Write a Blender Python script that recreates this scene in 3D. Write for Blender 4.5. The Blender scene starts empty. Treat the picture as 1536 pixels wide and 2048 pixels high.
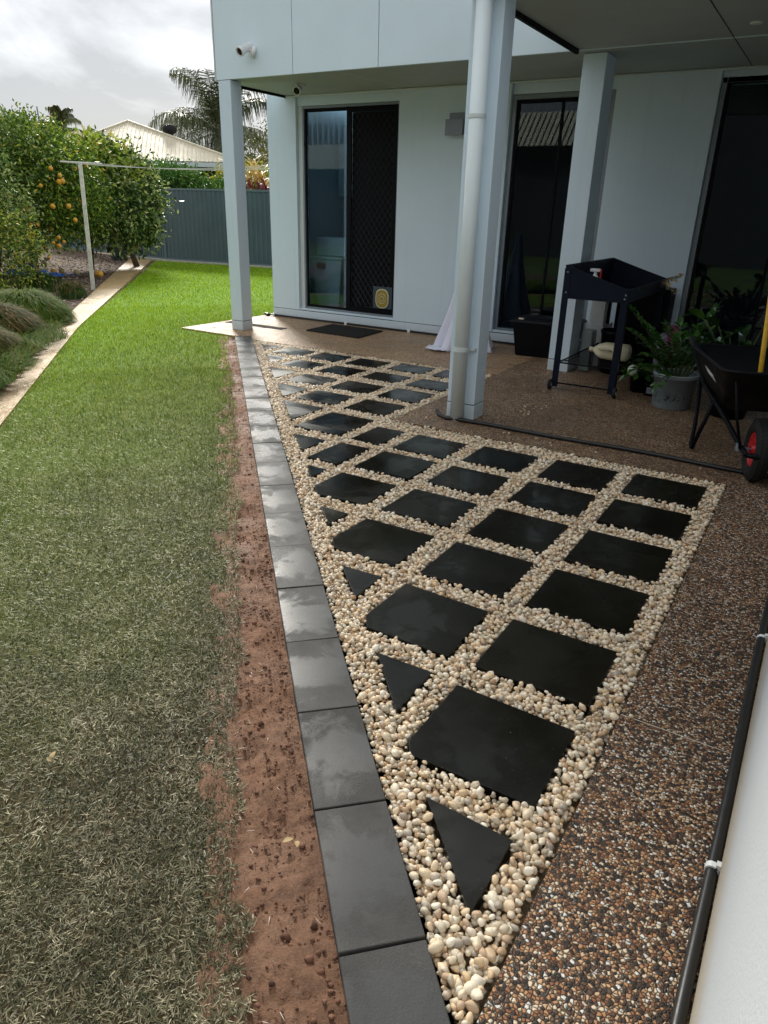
import bpy, bmesh, math, random
import numpy as np
from mathutils import Vector, Matrix
R = math.radians
random.seed(7); rng = np.random.default_rng(7)
sc = bpy.context.scene
C = sc.collection

# ------------------------------------------------------------------ camera
cam_d = bpy.data.cameras.new('camera'); cam = bpy.data.objects.new('camera', cam_d); C.objects.link(cam)
cam_d.sensor_fit = 'HORIZONTAL'; cam_d.sensor_width = 36.0
cam_d.lens = 36.0 * 1413.95 / 1536.0
cam_d.clip_start = 0.05; cam_d.clip_end = 1500
pi_, ya_, ro_ = 4.05990912e-01, -5.38020828e-01, 2.79345807e-02
fw = Vector((math.sin(ya_)*math.cos(pi_), math.cos(ya_)*math.cos(pi_), -math.sin(pi_)))
rt = Vector((math.cos(ya_), -math.sin(ya_), 0)); up = rt.cross(fw)
rt2 = rt*math.cos(ro_) + up*math.sin(ro_); up2 = up*math.cos(ro_) - rt*math.sin(ro_)
M = Matrix((rt2, up2, -fw)).transposed().to_4x4(); M.translation = Vector((0, 0, 1.6))
cam.matrix_world = M
sc.camera = cam
# ------------------------------------------------------------------ sky and sun
SUN_AZ, SUN_EL = R(-46), R(31)          # azimuth from +Y towards +X
w = bpy.data.worlds.new('World'); sc.world = w; w.use_nodes = True
nt = w.node_tree; N = nt.nodes; L = nt.links
for n in list(N): N.remove(n)
out = N.new('ShaderNodeOutputWorld'); add = N.new('ShaderNodeMixShader')
sky = N.new('ShaderNodeTexSky'); sky.sky_type = 'NISHITA'; sky.sun_disc = False
sky.sun_elevation = SUN_EL; sky.sun_rotation = SUN_AZ
bg1 = N.new('ShaderNodeBackground'); bg1.inputs[1].default_value = 0.11
bg2 = N.new('ShaderNodeBackground'); bg2.inputs[1].default_value = .76
L.new(sky.outputs[0], bg1.inputs[0])
tc = N.new('ShaderNodeTexCoord'); mp = N.new('ShaderNodeMapping'); mp.inputs['Scale'].default_value = (1.0, 1.0, 2.4); mp.inputs['Location'].default_value = (2.2, 4.4, .1)
L.new(tc.outputs['Generated'], mp.inputs[0])
nz = N.new('ShaderNodeTexNoise'); nz.inputs['Scale'].default_value = 3.1; nz.inputs['Detail'].default_value = 9; nz.inputs['Roughness'].default_value = .56
nz.inputs['Distortion'].default_value = .25
L.new(mp.outputs[0], nz.inputs['Vector'])
cr = N.new('ShaderNodeValToRGB'); L.new(nz.outputs[0], cr.inputs[0])
e = cr.color_ramp.elements
e[0].position = .33; e[0].color = (.74, .73, .68, 1)
e[1].position = .62; e[1].color = (.16, .17, .185, 1)
a = cr.color_ramp.elements.new(.42); a.color = (.52, .53, .525, 1)
a = cr.color_ramp.elements.new(.50); a.color = (.27, .28, .295, 1)
L.new(cr.outputs[0], bg2.inputs[0])
add.inputs[0].default_value = .96
L.new(bg1.outputs[0], add.inputs[1]); L.new(bg2.outputs[0], add.inputs[2]); L.new(add.outputs[0], out.inputs[0])
sd = bpy.data.lights.new('sun', 'SUN'); sd.energy = 1.5; sd.angle = R(13); sd.color = (1, .95, .86)
so = bpy.data.objects.new('sun', sd); C.objects.link(so)
sdir = Vector((math.sin(SUN_AZ)*math.cos(SUN_EL), math.cos(SUN_AZ)*math.cos(SUN_EL), math.sin(SUN_EL)))
so.rotation_euler = sdir.to_track_quat('Z', 'Y').to_euler()
vs = sc.view_settings; vs.view_transform = 'Standard'; vs.look = 'None'; vs.exposure = 1.92; vs.gamma = 1
vs.use_curve_mapping = False

# ------------------------------------------------------------------ materials
class NT:
    def __init__(s, name):
        s.m = bpy.data.materials.new(name); s.m.use_nodes = True
        s.t = s.m.node_tree; s.b = s.t.nodes['Principled BSDF']
        s.tc = s.t.nodes.new('ShaderNodeTexCoord').outputs['Object']
    def n(s, typ, **kw):
        n = s.t.nodes.new('ShaderNode'+typ)
        for k, v in kw.items(): setattr(n, k, v)
        return n
    def l(s, a, b): s.t.links.new(a, b)
    def noise(s, scale, detail=4, rough=.55, vec=None, dist=0):
        n = s.n('TexNoise'); n.inputs['Scale'].default_value = scale; n.inputs['Detail'].default_value = detail
        n.inputs['Roughness'].default_value = rough; n.inputs['Distortion'].default_value = dist
        s.l(vec or s.tc, n.inputs['Vector']); return n.outputs['Fac']
    def ramp(s, fac, stops, interp='LINEAR'):
        r = s.n('ValToRGB'); r.color_ramp.interpolation = interp; s.l(fac, r.inputs[0])
        el = r.color_ramp.elements
        while len(el) < len(stops): el.new(.5)
        for i, (p, c) in enumerate(stops):
            el[i].position = p; el[i].color = (c[0], c[1], c[2], 1) if not isinstance(c, (int, float)) else (c, c, c, 1)
        return r.outputs[0]
    def mix(s, fac, a, b, mode='MIX'):
        n = s.n('Mix', data_type='RGBA', blend_type=mode)
        for sock, v in ((n.inputs[0], fac), (n.inputs[6], a), (n.inputs[7], b)):
            if hasattr(v, 'links'): s.l(v, sock)
            elif isinstance(v, (int, float)): sock.default_value = v
            else: sock.default_value = (*v, 1)
        return n.outputs[2]
    def math(s, op, a, b=0.0, c=None):
        n = s.n('Math', operation=op)
        for i, v in enumerate((a, b, c)):
            if v is None: continue
            if hasattr(v, 'links'): s.l(v, n.inputs[i])
            else: n.inputs[i].default_value = v
        return n.outputs[0]
    def bump(s, h, strength=.3, dist=.01, prev=None):
        n = s.n('Bump'); n.inputs['Strength'].default_value = strength; n.inputs['Distance'].default_value = dist
        s.l(h, n.inputs['Height'])
        if prev: s.l(prev, n.inputs['Normal'])
        s.l(n.outputs[0], s.b.inputs['Normal']); return n.outputs[0]
    def set(s, **kw):
        names = dict(col='Base Color', rough='Roughness', metal='Metallic', spec='Specular IOR Level', coat='Coat Weight', coatr='Coat Roughness', trans='Transmission Weight', alpha='Alpha', ior='IOR', sub='Subsurface Weight')
        for k, v in kw.items():
            i = s.b.inputs[names[k]]
            if hasattr(v, 'links'): s.l(v, i)
            elif isinstance(v, (tuple, list)): i.default_value = (*v, 1)
            else: i.default_value = v
        return s.m

def simple(name, col, rough=.5, spec=.5, metal=0, var=.12, vs_=6, bs=0, bst=.2, bd=.003, coat=0):
    t = NT(name)
    f = t.noise(vs_, 5, .6)
    c = t.ramp(f, [(.3, tuple(x*(1-var) for x in col)), (.7, tuple(min(1, x*(1+var)) for x in col))])
    if bs: t.bump(t.noise(bs, 3, .6), bst, bd)
    r = t.ramp(t.noise(vs_*2.3, 3), [(.3, max(0, rough-.07)), (.7, min(1, rough+.07))])
    return t.set(col=c, rough=r, spec=spec, metal=metal, coat=coat)

MT = {}
def wallmat(name, col, dirt):
    t = NT(name)
    f = t.noise(1.3, 6, .65)
    c = t.ramp(f, [(.25, tuple(x*.95 for x in col)), (.75, tuple(min(1, x*1.02) for x in col))])
    g = t.n('NewGeometry'); sx = t.n('SeparateXYZ'); t.l(g.outputs['Position'], sx.inputs[0])
    # splash dirt near the ground and thin weathering runs
    zz = t.math('ADD', sx.outputs[2], t.math('MULTIPLY', t.noise(9, 5, .7), -.10))
    m = t.ramp(zz, [(0, dirt), (.32 if dirt > .5 else .10, 0.0)])
    c = t.mix(m, c, (.42, .36, .26))
    mpn = t.n('Mapping'); mpn.inputs['Scale'].default_value = (14, 14, .5); t.l(t.tc, mpn.inputs[0])
    st = t.ramp(t.noise(1, 4, .6, mpn.outputs[0]), [(.55, 0.0), (.8, .16)])
    c = t.mix(st, c, (.45, .46, .42))
    t.bump(t.noise(170, 4, .65), .55, .0022)
    return t.set(col=c, rough=.72, spec=.3)
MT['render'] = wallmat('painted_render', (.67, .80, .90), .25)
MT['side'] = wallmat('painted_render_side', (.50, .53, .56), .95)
MT['panel'] = simple('painted_panel', (.71, .84, .92), .6, .35, var=.035, vs_=1.2, bs=180, bst=.12, bd=.001)
MT['soffit'] = simple('soffit_paint', (.42, .455, .44), .65, .3, var=.05, vs_=1.5, bs=90, bst=.08, bd=.001)
MT['trim'] = simple('pale_trim', (.62, .68, .68), .5, .4, var=.04)
MT['pipe'] = simple('downpipe_paint', (.72, .80, .82), .38, .45, var=.03, vs_=3)
MT['alu'] = simple('grey_blue_aluminium', (.23, .27, .31), .35, .5, var=.06, metal=.3)
MT['black_alu'] = simple('black_aluminium', (.003, .0035, .006), .5, .12, var=.1)
MT['black_plastic'] = simple('black_plastic', (.0035, .004, .006), .45, .15, var=.2, bs=60, bst=.1)
MT['grille'] = simple('grille_metal', (.03, .032, .04), .4, .5)
MT['rubber'] = simple('rubber', (.018, .018, .018), .75, .25, var=.2, bs=90, bst=.3)
MT['hose'] = simple('black_hose', (.014, .014, .015), .38, .45, var=.2, vs_=14)
MT['white_plastic'] = simple('white_plastic', (.78, .79, .78), .35, .5, var=.04)
MT['grey_plastic'] = simple('grey_plastic', (.50, .55, .58), .45, .4, var=.06)
MT['navy'] = simple('navy_powder_coat', (.005, .009, .022), .45, .2, var=.12, vs_=12, bs=120, bst=.08)
MT['red'] = simple('red_paint', (.55, .015, .02), .3, .5, var=.15, vs_=18)
MT['yellow'] = simple('yellow_paint', (.72, .42, .03), .42, .45, var=.18, vs_=22)
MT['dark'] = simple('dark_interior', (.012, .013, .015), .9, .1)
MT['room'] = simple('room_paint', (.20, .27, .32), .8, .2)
MT['roomfloor'] = simple('room_floor', (.20, .20, .19), .5, .3)
MT['lens'] = simple('camera_lens', (.008, .009, .015), .12, .5)
MT['timber_post'] = simple('weathered_white_post', (.62, .59, .52), .75, .2, var=.22, vs_=11, bs=40, bst=.4, bd=.004)
MT['wire'] = simple('pale_wire', (.62, .62, .58), .5, .4)
MT['fence'] = simple('blue_grey_fence_sheet', (.085, .125, .145), .42, .4, var=.10, vs_=1.5)
MT['fence_frame'] = simple('blue_grey_fence_frame', (.13, .175, .20), .42, .4, var=.08)
MT['bark'] = simple('bark', (.13, .10, .075), .85, .2, var=.35, vs_=9, bs=24, bst=.8, bd=.02)
MT['palmbark'] = simple('palm_bark', (.20, .18, .14), .85, .2, var=.3, vs_=5, bs=14, bst=.6, bd=.02)
MT['stem'] = simple('green_stem', (.055, .09, .03), .5, .4, var=.25)
MT['orange'] = simple('orange_peel', (.62, .30, .03), .42, .45, var=.22, vs_=3, bs=160, bst=.3, bd=.002)
MT['old_fruit'] = simple('dull_fallen_fruit', (.34, .25, .12), .7, .3, var=.35, vs_=14)
MT['blue_tarp'] = simple('blue_tarpaulin', (.015, .11, .45), .7, .2, var=.25, vs_=9)
MT['white_cloth'] = simple('white_sheet', (.72, .73, .84), .85, .2, var=.04, vs_=4, bs=300, bst=.2, bd=.001)
MT['stone'] = simple('pale_block', (.50, .46, .38), .8, .2, var=.2, vs_=8, bs=50, bst=.5, bd=.006)
MT['pot'] = simple('grey_pot', (.16, .20, .22), .45, .45, var=.10, vs_=4)
MT['cream_wall'] = simple('cream_wall', (.42, .38, .32), .8, .2)
MT['dark_wall'] = simple('dark_wall', (.04, .038, .036), .8, .2)
MT['roof'] = simple('cream_roof_sheet', (.58, .52, .38), .55, .3, var=.06, vs_=2)
MT['roofgrey'] = simple('grey_roof_sheet', (.20, .20, .21), .5, .3, var=.06, vs_=2)
MT['magenta'] = simple('magenta_foil', (.30, .012, .16), .3, .5, var=.4, vs_=30)
MT['greybag'] = simple('grey_bag', (.22, .22, .26), .5, .4, var=.4, vs_=24, bs=30, bst=.5, bd=.01)
MT['jug'] = simple('milky_plastic', (.66, .60, .42), .42, .4, var=.12, vs_=14)
MT['label_green'] = simple('green_plastic', (.02, .12, .05), .4, .4)
MT['cabinet'] = simple('cabinet_front', (.50, .62, .70), .5, .3)
MT['petflap'] = simple('amber_flap', (.33, .25, .045), .35, .5, var=.15, vs_=20)
MT['pettrim'] = simple('blue_grey_flap_frame', (.045, .07, .09), .5, .4)

t = NT('door_glass')      # tinted glazing
t.set(col=(.25, .32, .36), rough=.02, spec=.5)
gl = t.n('BsdfGlossy'); gl.inputs['Roughness'].default_value = .015; gl.inputs['Color'].default_value = (.75, .85, .95, 1)
tr = t.n('BsdfTransparent'); tr.inputs['Color'].default_value = (.76, .87, .92, 1)
fr = t.n('Fresnel'); fr.inputs['IOR'].default_value = 1.45
mx = t.n('MixShader'); t.l(fr.outputs[0], mx.inputs[0]); t.l(tr.outputs[0], mx.inputs[1]); t.l(gl.outputs[0], mx.inputs[2])
t.l(mx.outputs[0], t.t.nodes['Material Output'].inputs[0]); MT['glass'] = t.m
t = NT('clear_wrap'); t.set(col=(.35, .42, .42), rough=.2, alpha=.55); t.bump(t.noise(40, 3), .6, .02); MT['wrap'] = t.m

# exposed aggregate
WET = [(0.018, 0.014, 0.013), (0.098, 0.048, 0.028), (0.303, 0.124, 0.052), (0.513, 0.259, 0.116), (0.676, 0.431, 0.243), (0.840, 0.691, 0.500), (0.840, 0.820, 0.766)]
TAN = [(0.236, 0.125, 0.040), (0.394, 0.214, 0.073), (0.551, 0.310, 0.104), (0.683, 0.417, 0.144), (0.787, 0.512, 0.198), (0.840, 0.643, 0.279), (0.840, 0.809, 0.414)]
DRY = [(0.082, 0.044, 0.022), (0.233, 0.105, 0.042), (0.410, 0.176, 0.066), (0.573, 0.293, 0.116), (0.764, 0.443, 0.202), (0.840, 0.654, 0.363), (0.840, 0.779, 0.545)]
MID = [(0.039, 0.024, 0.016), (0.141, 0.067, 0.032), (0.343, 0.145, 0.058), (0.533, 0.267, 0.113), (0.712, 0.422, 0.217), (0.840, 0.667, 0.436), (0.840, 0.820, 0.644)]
def aggregate(name, scale, P, joint):
    t = NT(name)
    wob = t.n('VectorMath', operation='ADD')
    nn = t.n('TexNoise'); nn.inputs['Scale'].default_value = scale*.9; nn.inputs['Detail'].default_value = 2; t.l(t.tc, nn.inputs['Vector'])
    sc_ = t.n('VectorMath', operation='SCALE'); sc_.inputs['Scale'].default_value = .55/scale; t.l(nn.outputs['Color'], sc_.inputs[0])
    t.l(t.tc, wob.inputs[0]); t.l(sc_.outputs[0], wob.inputs[1])
    v = t.n('TexVoronoi'); v.inputs['Scale'].default_value = scale; t.l(wob.outputs[0], v.inputs['Vector'])
    ve = t.n('TexVoronoi', feature='DISTANCE_TO_EDGE'); ve.inputs['Scale'].default_value = scale; t.l(wob.outputs[0], ve.inputs['Vector'])
    sep = t.n('SeparateColor'); t.l(v.outputs['Color'], sep.inputs[0])
    c = t.ramp(sep.outputs[0], list(zip((0, .20, .36, .52, .68, .82, .94), P)), 'CONSTANT')
    c2 = t.mix(t.ramp(t.noise(scale*2.2, 3), [(.35, 0.0), (.75, .4)]), c, P[1])
    edge = t.ramp(ve.outputs[0], [(.03, 1.0), (.16, 0.0)])
    c3 = t.mix(edge, c2, joint)
    big = t.ramp(t.noise(.9, 6, .65), [(.3, .74), (.7, 1.12)])
    c4 = t.mix(1.0, c3, big, 'MULTIPLY')
    h = t.ramp(ve.outputs[0], [(0, 0.0), (.25, 1.0)])
    t.bump(h, .8, .004)
    rr = t.ramp(t.noise(1.7, 5, .6), [(.35, .26), (.65, .62)])
    return t.set(col=c4, rough=rr, spec=.5)
MT['agg'] = aggregate('exposed_aggregate', 112, WET, (.040, .030, .019))
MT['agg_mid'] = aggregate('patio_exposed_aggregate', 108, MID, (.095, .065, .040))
MT['agg_dry'] = aggregate('dry_exposed_aggregate', 100, DRY, (.34, .235, .145))
MT['path'] = aggregate('pale_aggregate_path', 80, TAN, (.42, .30, .165))

# black porcelain pavers: nearly black, faint cloudy sheen where the film of water is uneven
def paver_mat(name, base, r0, r1, bumpf, bumps, coat=0.0, spec=.5, wetdark=0.0, crough=.07):
    t = NT(name)
    oi = t.n('ObjectInfo')
    off = t.n('VectorMath', operation='ADD'); t.l(t.tc, off.inputs[0])
    cmb = t.n('CombineXYZ'); t.l(t.math('MULTIPLY', oi.outputs['Random'], 37.0), cmb.inputs[0]); t.l(t.math('MULTIPLY', oi.outputs['Random'], 91.0), cmb.inputs[1])
    t.l(cmb.outputs[0], off.inputs[1]); V = off.outputs[0]
    f = t.noise(5, 6, .62, V)
    k = t.ramp(oi.outputs['Random'], [(0, .8), (1, 1.25)])
    c = t.ramp(f, [(.3, tuple(x*.7 for x in base)), (.7, tuple(x*1.35 for x in base))])
    c = t.mix(1.0, c, k, 'MULTIPLY')
    sp = t.ramp(t.noise(150, 2, .5, V), [(.74, 0.0), (.78, .5)])
    c = t.mix(sp, c, (.30, .28, .25))
    wet = t.noise(2.3, 4, .55, V, .4)
    t.l(t.ramp(wet, [(.36, r0), (.64, r1)]), t.b.inputs['Roughness'])
    ln = t.n('VectorMath', operation='LENGTH'); t.l(t.tc, ln.inputs[0])
    cm = t.math('SUBTRACT', t.math('ADD', t.noise(7, 5, .65, V, .5), .22), t.math('MULTIPLY', ln.outputs['Value'], 1.7))
    if coat: coat = t.ramp(cm, [(.44, 0.02), (.56, coat)])
    if hasattr(coat, 'links'): c = t.mix(t.ramp(cm, [(.42, 0.0), (.54, wetdark)]), c, tuple(x*.35 for x in base))
    b1 = t.bump(t.noise(bumpf, 5, .6, V), bumps, .0025 if bumps < .3 else .004)
    t.bump(t.noise(2.6, 2, .5, V), .5, .006, b1)
    return t.set(col=c, spec=spec, coat=coat, coatr=crough)
MT['paver'] = paver_mat('black_paver', (.0075, .0068, .0045), .10, .40, 210, .14, .35, .16)
MT['kerb'] = paver_mat('charcoal_edging', (.050, .049, .047), .55, .75, 190, .45, 1.0, .25, .8, .20)

def tinted(name, stops, rough=.5, spec=.5, trans=0.0, nsc=0, coat=0, bump=None):
    """colour from a per-piece random value stored on the mesh (attribute rnd) plus the object's own random"""
    t = NT(name)
    at = t.n('Attribute', attribute_name='rnd'); oi = t.n('ObjectInfo')
    f = t.math('FRACT', t.math('ADD', at.outputs['Fac'], t.math('MULTIPLY', oi.outputs['Random'], .999)))
    if nsc: f = t.math('ADD', t.math('MULTIPLY', f, .72), t.math('MULTIPLY', t.noise(nsc, 4, .6), .28))
    c = t.ramp(f, stops)
    if bump: t.bump(t.noise(bump[0], 4, .6), bump[1], bump[2])
    t.set(col=c, rough=rough, spec=spec, coat=coat)
    if trans:
        tl = t.n('BsdfTranslucent'); t.l(c, tl.inputs[0]); ms = t.n('MixShader'); ms.inputs[0].default_value = trans
        t.l(t.b.outputs[0], ms.inputs[1]); t.l(tl.outputs[0], ms.inputs[2]); t.l(ms.outputs[0], t.t.nodes['Material Output'].inputs[0])
    return t.m
MT['pebble'] = tinted('river_pebble', [(0, (.82, .70, .48)), (.14, (.62, .42, .22)), (.26, (.86, .78, .62)), (.38, (.74, .52, .30)), (.52, (.86, .80, .67)),
                      (.64, (.46, .28, .15)), (.73, (.74, .62, .44)), (.84, (.38, .34, .28)), (.92, (.36, .16, .07)), (1, (.80, .68, .48))], .38, .45, nsc=42, bump=(90, .3, .003))
MT['leaf_citrus'] = tinted('citrus_leaf', [(0, (.022, .06, .008)), (.3, (.09, .17, .014)), (.6, (.24, .35, .03)), (.9, (.50, .56, .09)), (1, (.52, .36, .06))], .42, .4, .25)
MT['leaf_dark'] = tinted('glossy_dark_leaf', [(0, (.016, .042, .009)), (.35, (.06, .13, .018)), (.7, (.18, .26, .05)), (1, (.50, .53, .20))], .40, .4, .18)
MT['leaf_green'] = tinted('hedge_leaf', [(0, (.02, .07, .01)), (.5, (.07, .18, .02)), (1, (.20, .33, .05))], .45, .4, .2)
MT['leaf_yellow'] = tinted('yellow_green_leaf', [(0, (.14, .22, .02)), (.5, (.28, .30, .03)), (1, (.5, .45, .05))], .45, .4, .25)
MT['leaf_gold'] = tinted('gold_cane_leaf', [(0, (.35, .24, .06)), (.5, (.60, .42, .12)), (1, (.75, .6, .25))], .5, .4, .25)
MT['leaf_red'] = tinted('red_cordyline_leaf', [(0, (.05, .01, .015)), (.5, (.16, .02, .03)), (.85, (.30, .05, .06)), (1, (.5, .35, .3))], .45, .4, .2)
MT['leaf_gum'] = tinted('olive_tree_leaf', [(0, (.03, .045, .015)), (.5, (.09, .11, .025)), (1, (.24, .22, .06))], .5, .4, .2)
MT['palm_leaf'] = tinted('palm_leaflet', [(0, (.035, .05, .022)), (.5, (.08, .10, .04)), (1, (.17, .18, .085))], .5, .4, .15)
MT['zz_leaf'] = tinted('glossy_houseplant_leaf', [(0, (.012, .045, .007)), (.5, (.024, .085, .012)), (1, (.06, .15, .024))], .2, .6, .12)
MT['tussock'] = tinted('tussock_blade', [(0, (.022, .06, .006)), (.5, (.06, .13, .012)), (.88, (.12, .19, .022)), (1, (.30, .20, .06))], .75, .1, .2)
MT['tussock_brown'] = tinted('tussock_brown_blade', [(0, (.018, .05, .007)), (.5, (.055, .10, .014)), (.78, (.14, .11, .03)), (1, (.34, .18, .06))], .75, .1, .2)
MT['chip'] = tinted('bark_chip', [(0, (.05, .03, .02)), (.35, (.15, .10, .07)), (.65, (.28, .21, .16)), (.9, (.46, .38, .32)), (1, (.62, .56, .5))], .8, .2)
MT['clod'] = tinted('soil_clod', [(0, (.05, .026, .018)), (.6, (.15, .072, .045)), (.97, (.21, .11, .07)), (1, (.6, .55, .5))], .85, .25, nsc=60)

# lawn: lush green far along the strip, dry and brown where the turf is newly cut near the patio
def lawn_col(t, blade):
    g = t.n('NewGeometry'); sx = t.n('SeparateXYZ'); t.l(g.outputs['Position'], sx.inputs[0])
    along = t.math('SUBTRACT', t.math('MULTIPLY', sx.outputs[1], .72), t.math('MULTIPLY', sx.outputs[0], .69))   # metres along the strip
    across = t.math('ADD', t.math('MULTIPLY', sx.outputs[1], .69), t.math('MULTIPLY', sx.outputs[0], .72))
    al = t.math('SUBTRACT', along, t.math('MULTIPLY', t.math('ADD', across, .5), 1.15))
    al = t.math('ADD', al, t.math('MULTIPLY', t.math('SUBTRACT', t.noise(1.1, 5, .65, g.outputs['Position']), .5), 3.2))
    return t.ramp(t.math('DIVIDE', al, 16.0), [(.10, 0.0), (.33, .36), (.60, .8), (.8, 1.0)])
t = NT('lawn_blade')
at = t.n('Attribute', attribute_name='rnd'); f = at.outputs['Fac']
lush = lawn_col(t, True)
dry = t.ramp(f, [(0, (.020, .027, .011)), (.30, (.060, .066, .026)), (.54, (.125, .122, .060)), (.76, (.31, .28, .17)), (1, (.70, .63, .44))])
green = t.ramp(f, [(0, (.12, .21, .005)), (.5, (.29, .44, .008)), (.88, (.44, .57, .014)), (1, (.55, .60, .06))])
c = t.mix(lush, dry, green)
t.set(col=c, rough=.5, spec=.35)
tl = t.n('BsdfTranslucent'); t.l(c, tl.inputs[0]); ms = t.n('MixShader'); ms.inputs[0].default_value = .28
t.l(t.b.outputs[0], ms.inputs[1]); t.l(tl.outputs[0], ms.inputs[2]); t.l(ms.outputs[0], t.t.nodes['Material Output'].inputs[0]); MT['lawn'] = t.m
t = NT('lawn_thatch'); lush = lawn_col(t, False)
f = t.noise(45, 6, .7)
c = t.mix(lush, t.ramp(f, [(.3, (.030, .022, .012)), (.7, (.10, .075, .040))]), t.ramp(f, [(.3, (.07, .16, .006)), (.7, (.17, .32, .01))]))
t.bump(f, .8, .01); MT['thatch'] = t.set(col=c, rough=.9, spec=.15)
t = NT('red_soil')
f = t.noise(7, 9, .72); c = t.ramp(f, [(.28, (.15, .072, .038)), (.5, (.29, .150, .085)), (.72, (.40, .225, .14))])
c = t.mix(t.ramp(t.noise(110, 4, .7), [(.40, 0.0), (.75, .45)]), c, (.07, .032, .02))
t.bump(t.noise(70, 7, .8), 1.0, .016); MT['soil'] = t.set(col=c, rough=t.ramp(t.noise(4, 4), [(.35, .55), (.65, .85)]), spec=.35)
t = NT('mulch'); f = t.noise(28, 7, .75); c = t.ramp(f, [(.3, (.05, .032, .022)), (.55, (.16, .11, .08)), (.75, (.30, .23, .18))])
t.bump(f, 1, .03); MT['mulch'] = t.set(col=c, rough=.9, spec=.2)
t = NT('bedding_grit'); f = t.noise(120, 5, .7); c = t.ramp(f, [(.3, (.16, .11, .06)), (.7, (.42, .32, .20))]); t.bump(f, 1, .006); MT['grit'] = t.set(col=c, rough=.9, spec=.2)
t = NT('distant_ground'); f = t.noise(1.5, 6, .7); c = t.ramp(f, [(.3, (.05, .08, .02)), (.7, (.12, .15, .05))]); MT['moss'] = simple('mossy_soil', (.028, .055, .012), .95, .05, var=.4, vs_=8); MT['ground'] = t.set(col=c, rough=.95, spec=.1)
t = NT('door_mat'); f = t.noise(160, 4, .8); c = t.ramp(f, [(.3, (.006, .006, .006)), (.75, (.045, .042, .038))]); t.bump(f, 1, .01); MT['mat'] = t.set(col=c, rough=.9, spec=.15)
t = NT('scuffed_pot'); c0 = t.ramp(t.noise(4, 4), [(.3, (.17, .21, .23)), (.7, (.24, .285, .31))])
sx = t.n('SeparateXYZ'); t.l(t.tc, sx.inputs[0]); band = t.ramp(sx.outputs[2], [(.04, 0.0), (.10, 1.0), (.17, 0.0)])
sc1 = t.ramp(t.noise(38, 4, .7), [(.54, 0.0), (.58, 1.0)]); c = t.mix(t.math('MULTIPLY', band, sc1), c0, (.015, .015, .015)); MT['scuffpot'] = t.set(col=c, rough=.42, spec=.45)

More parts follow.
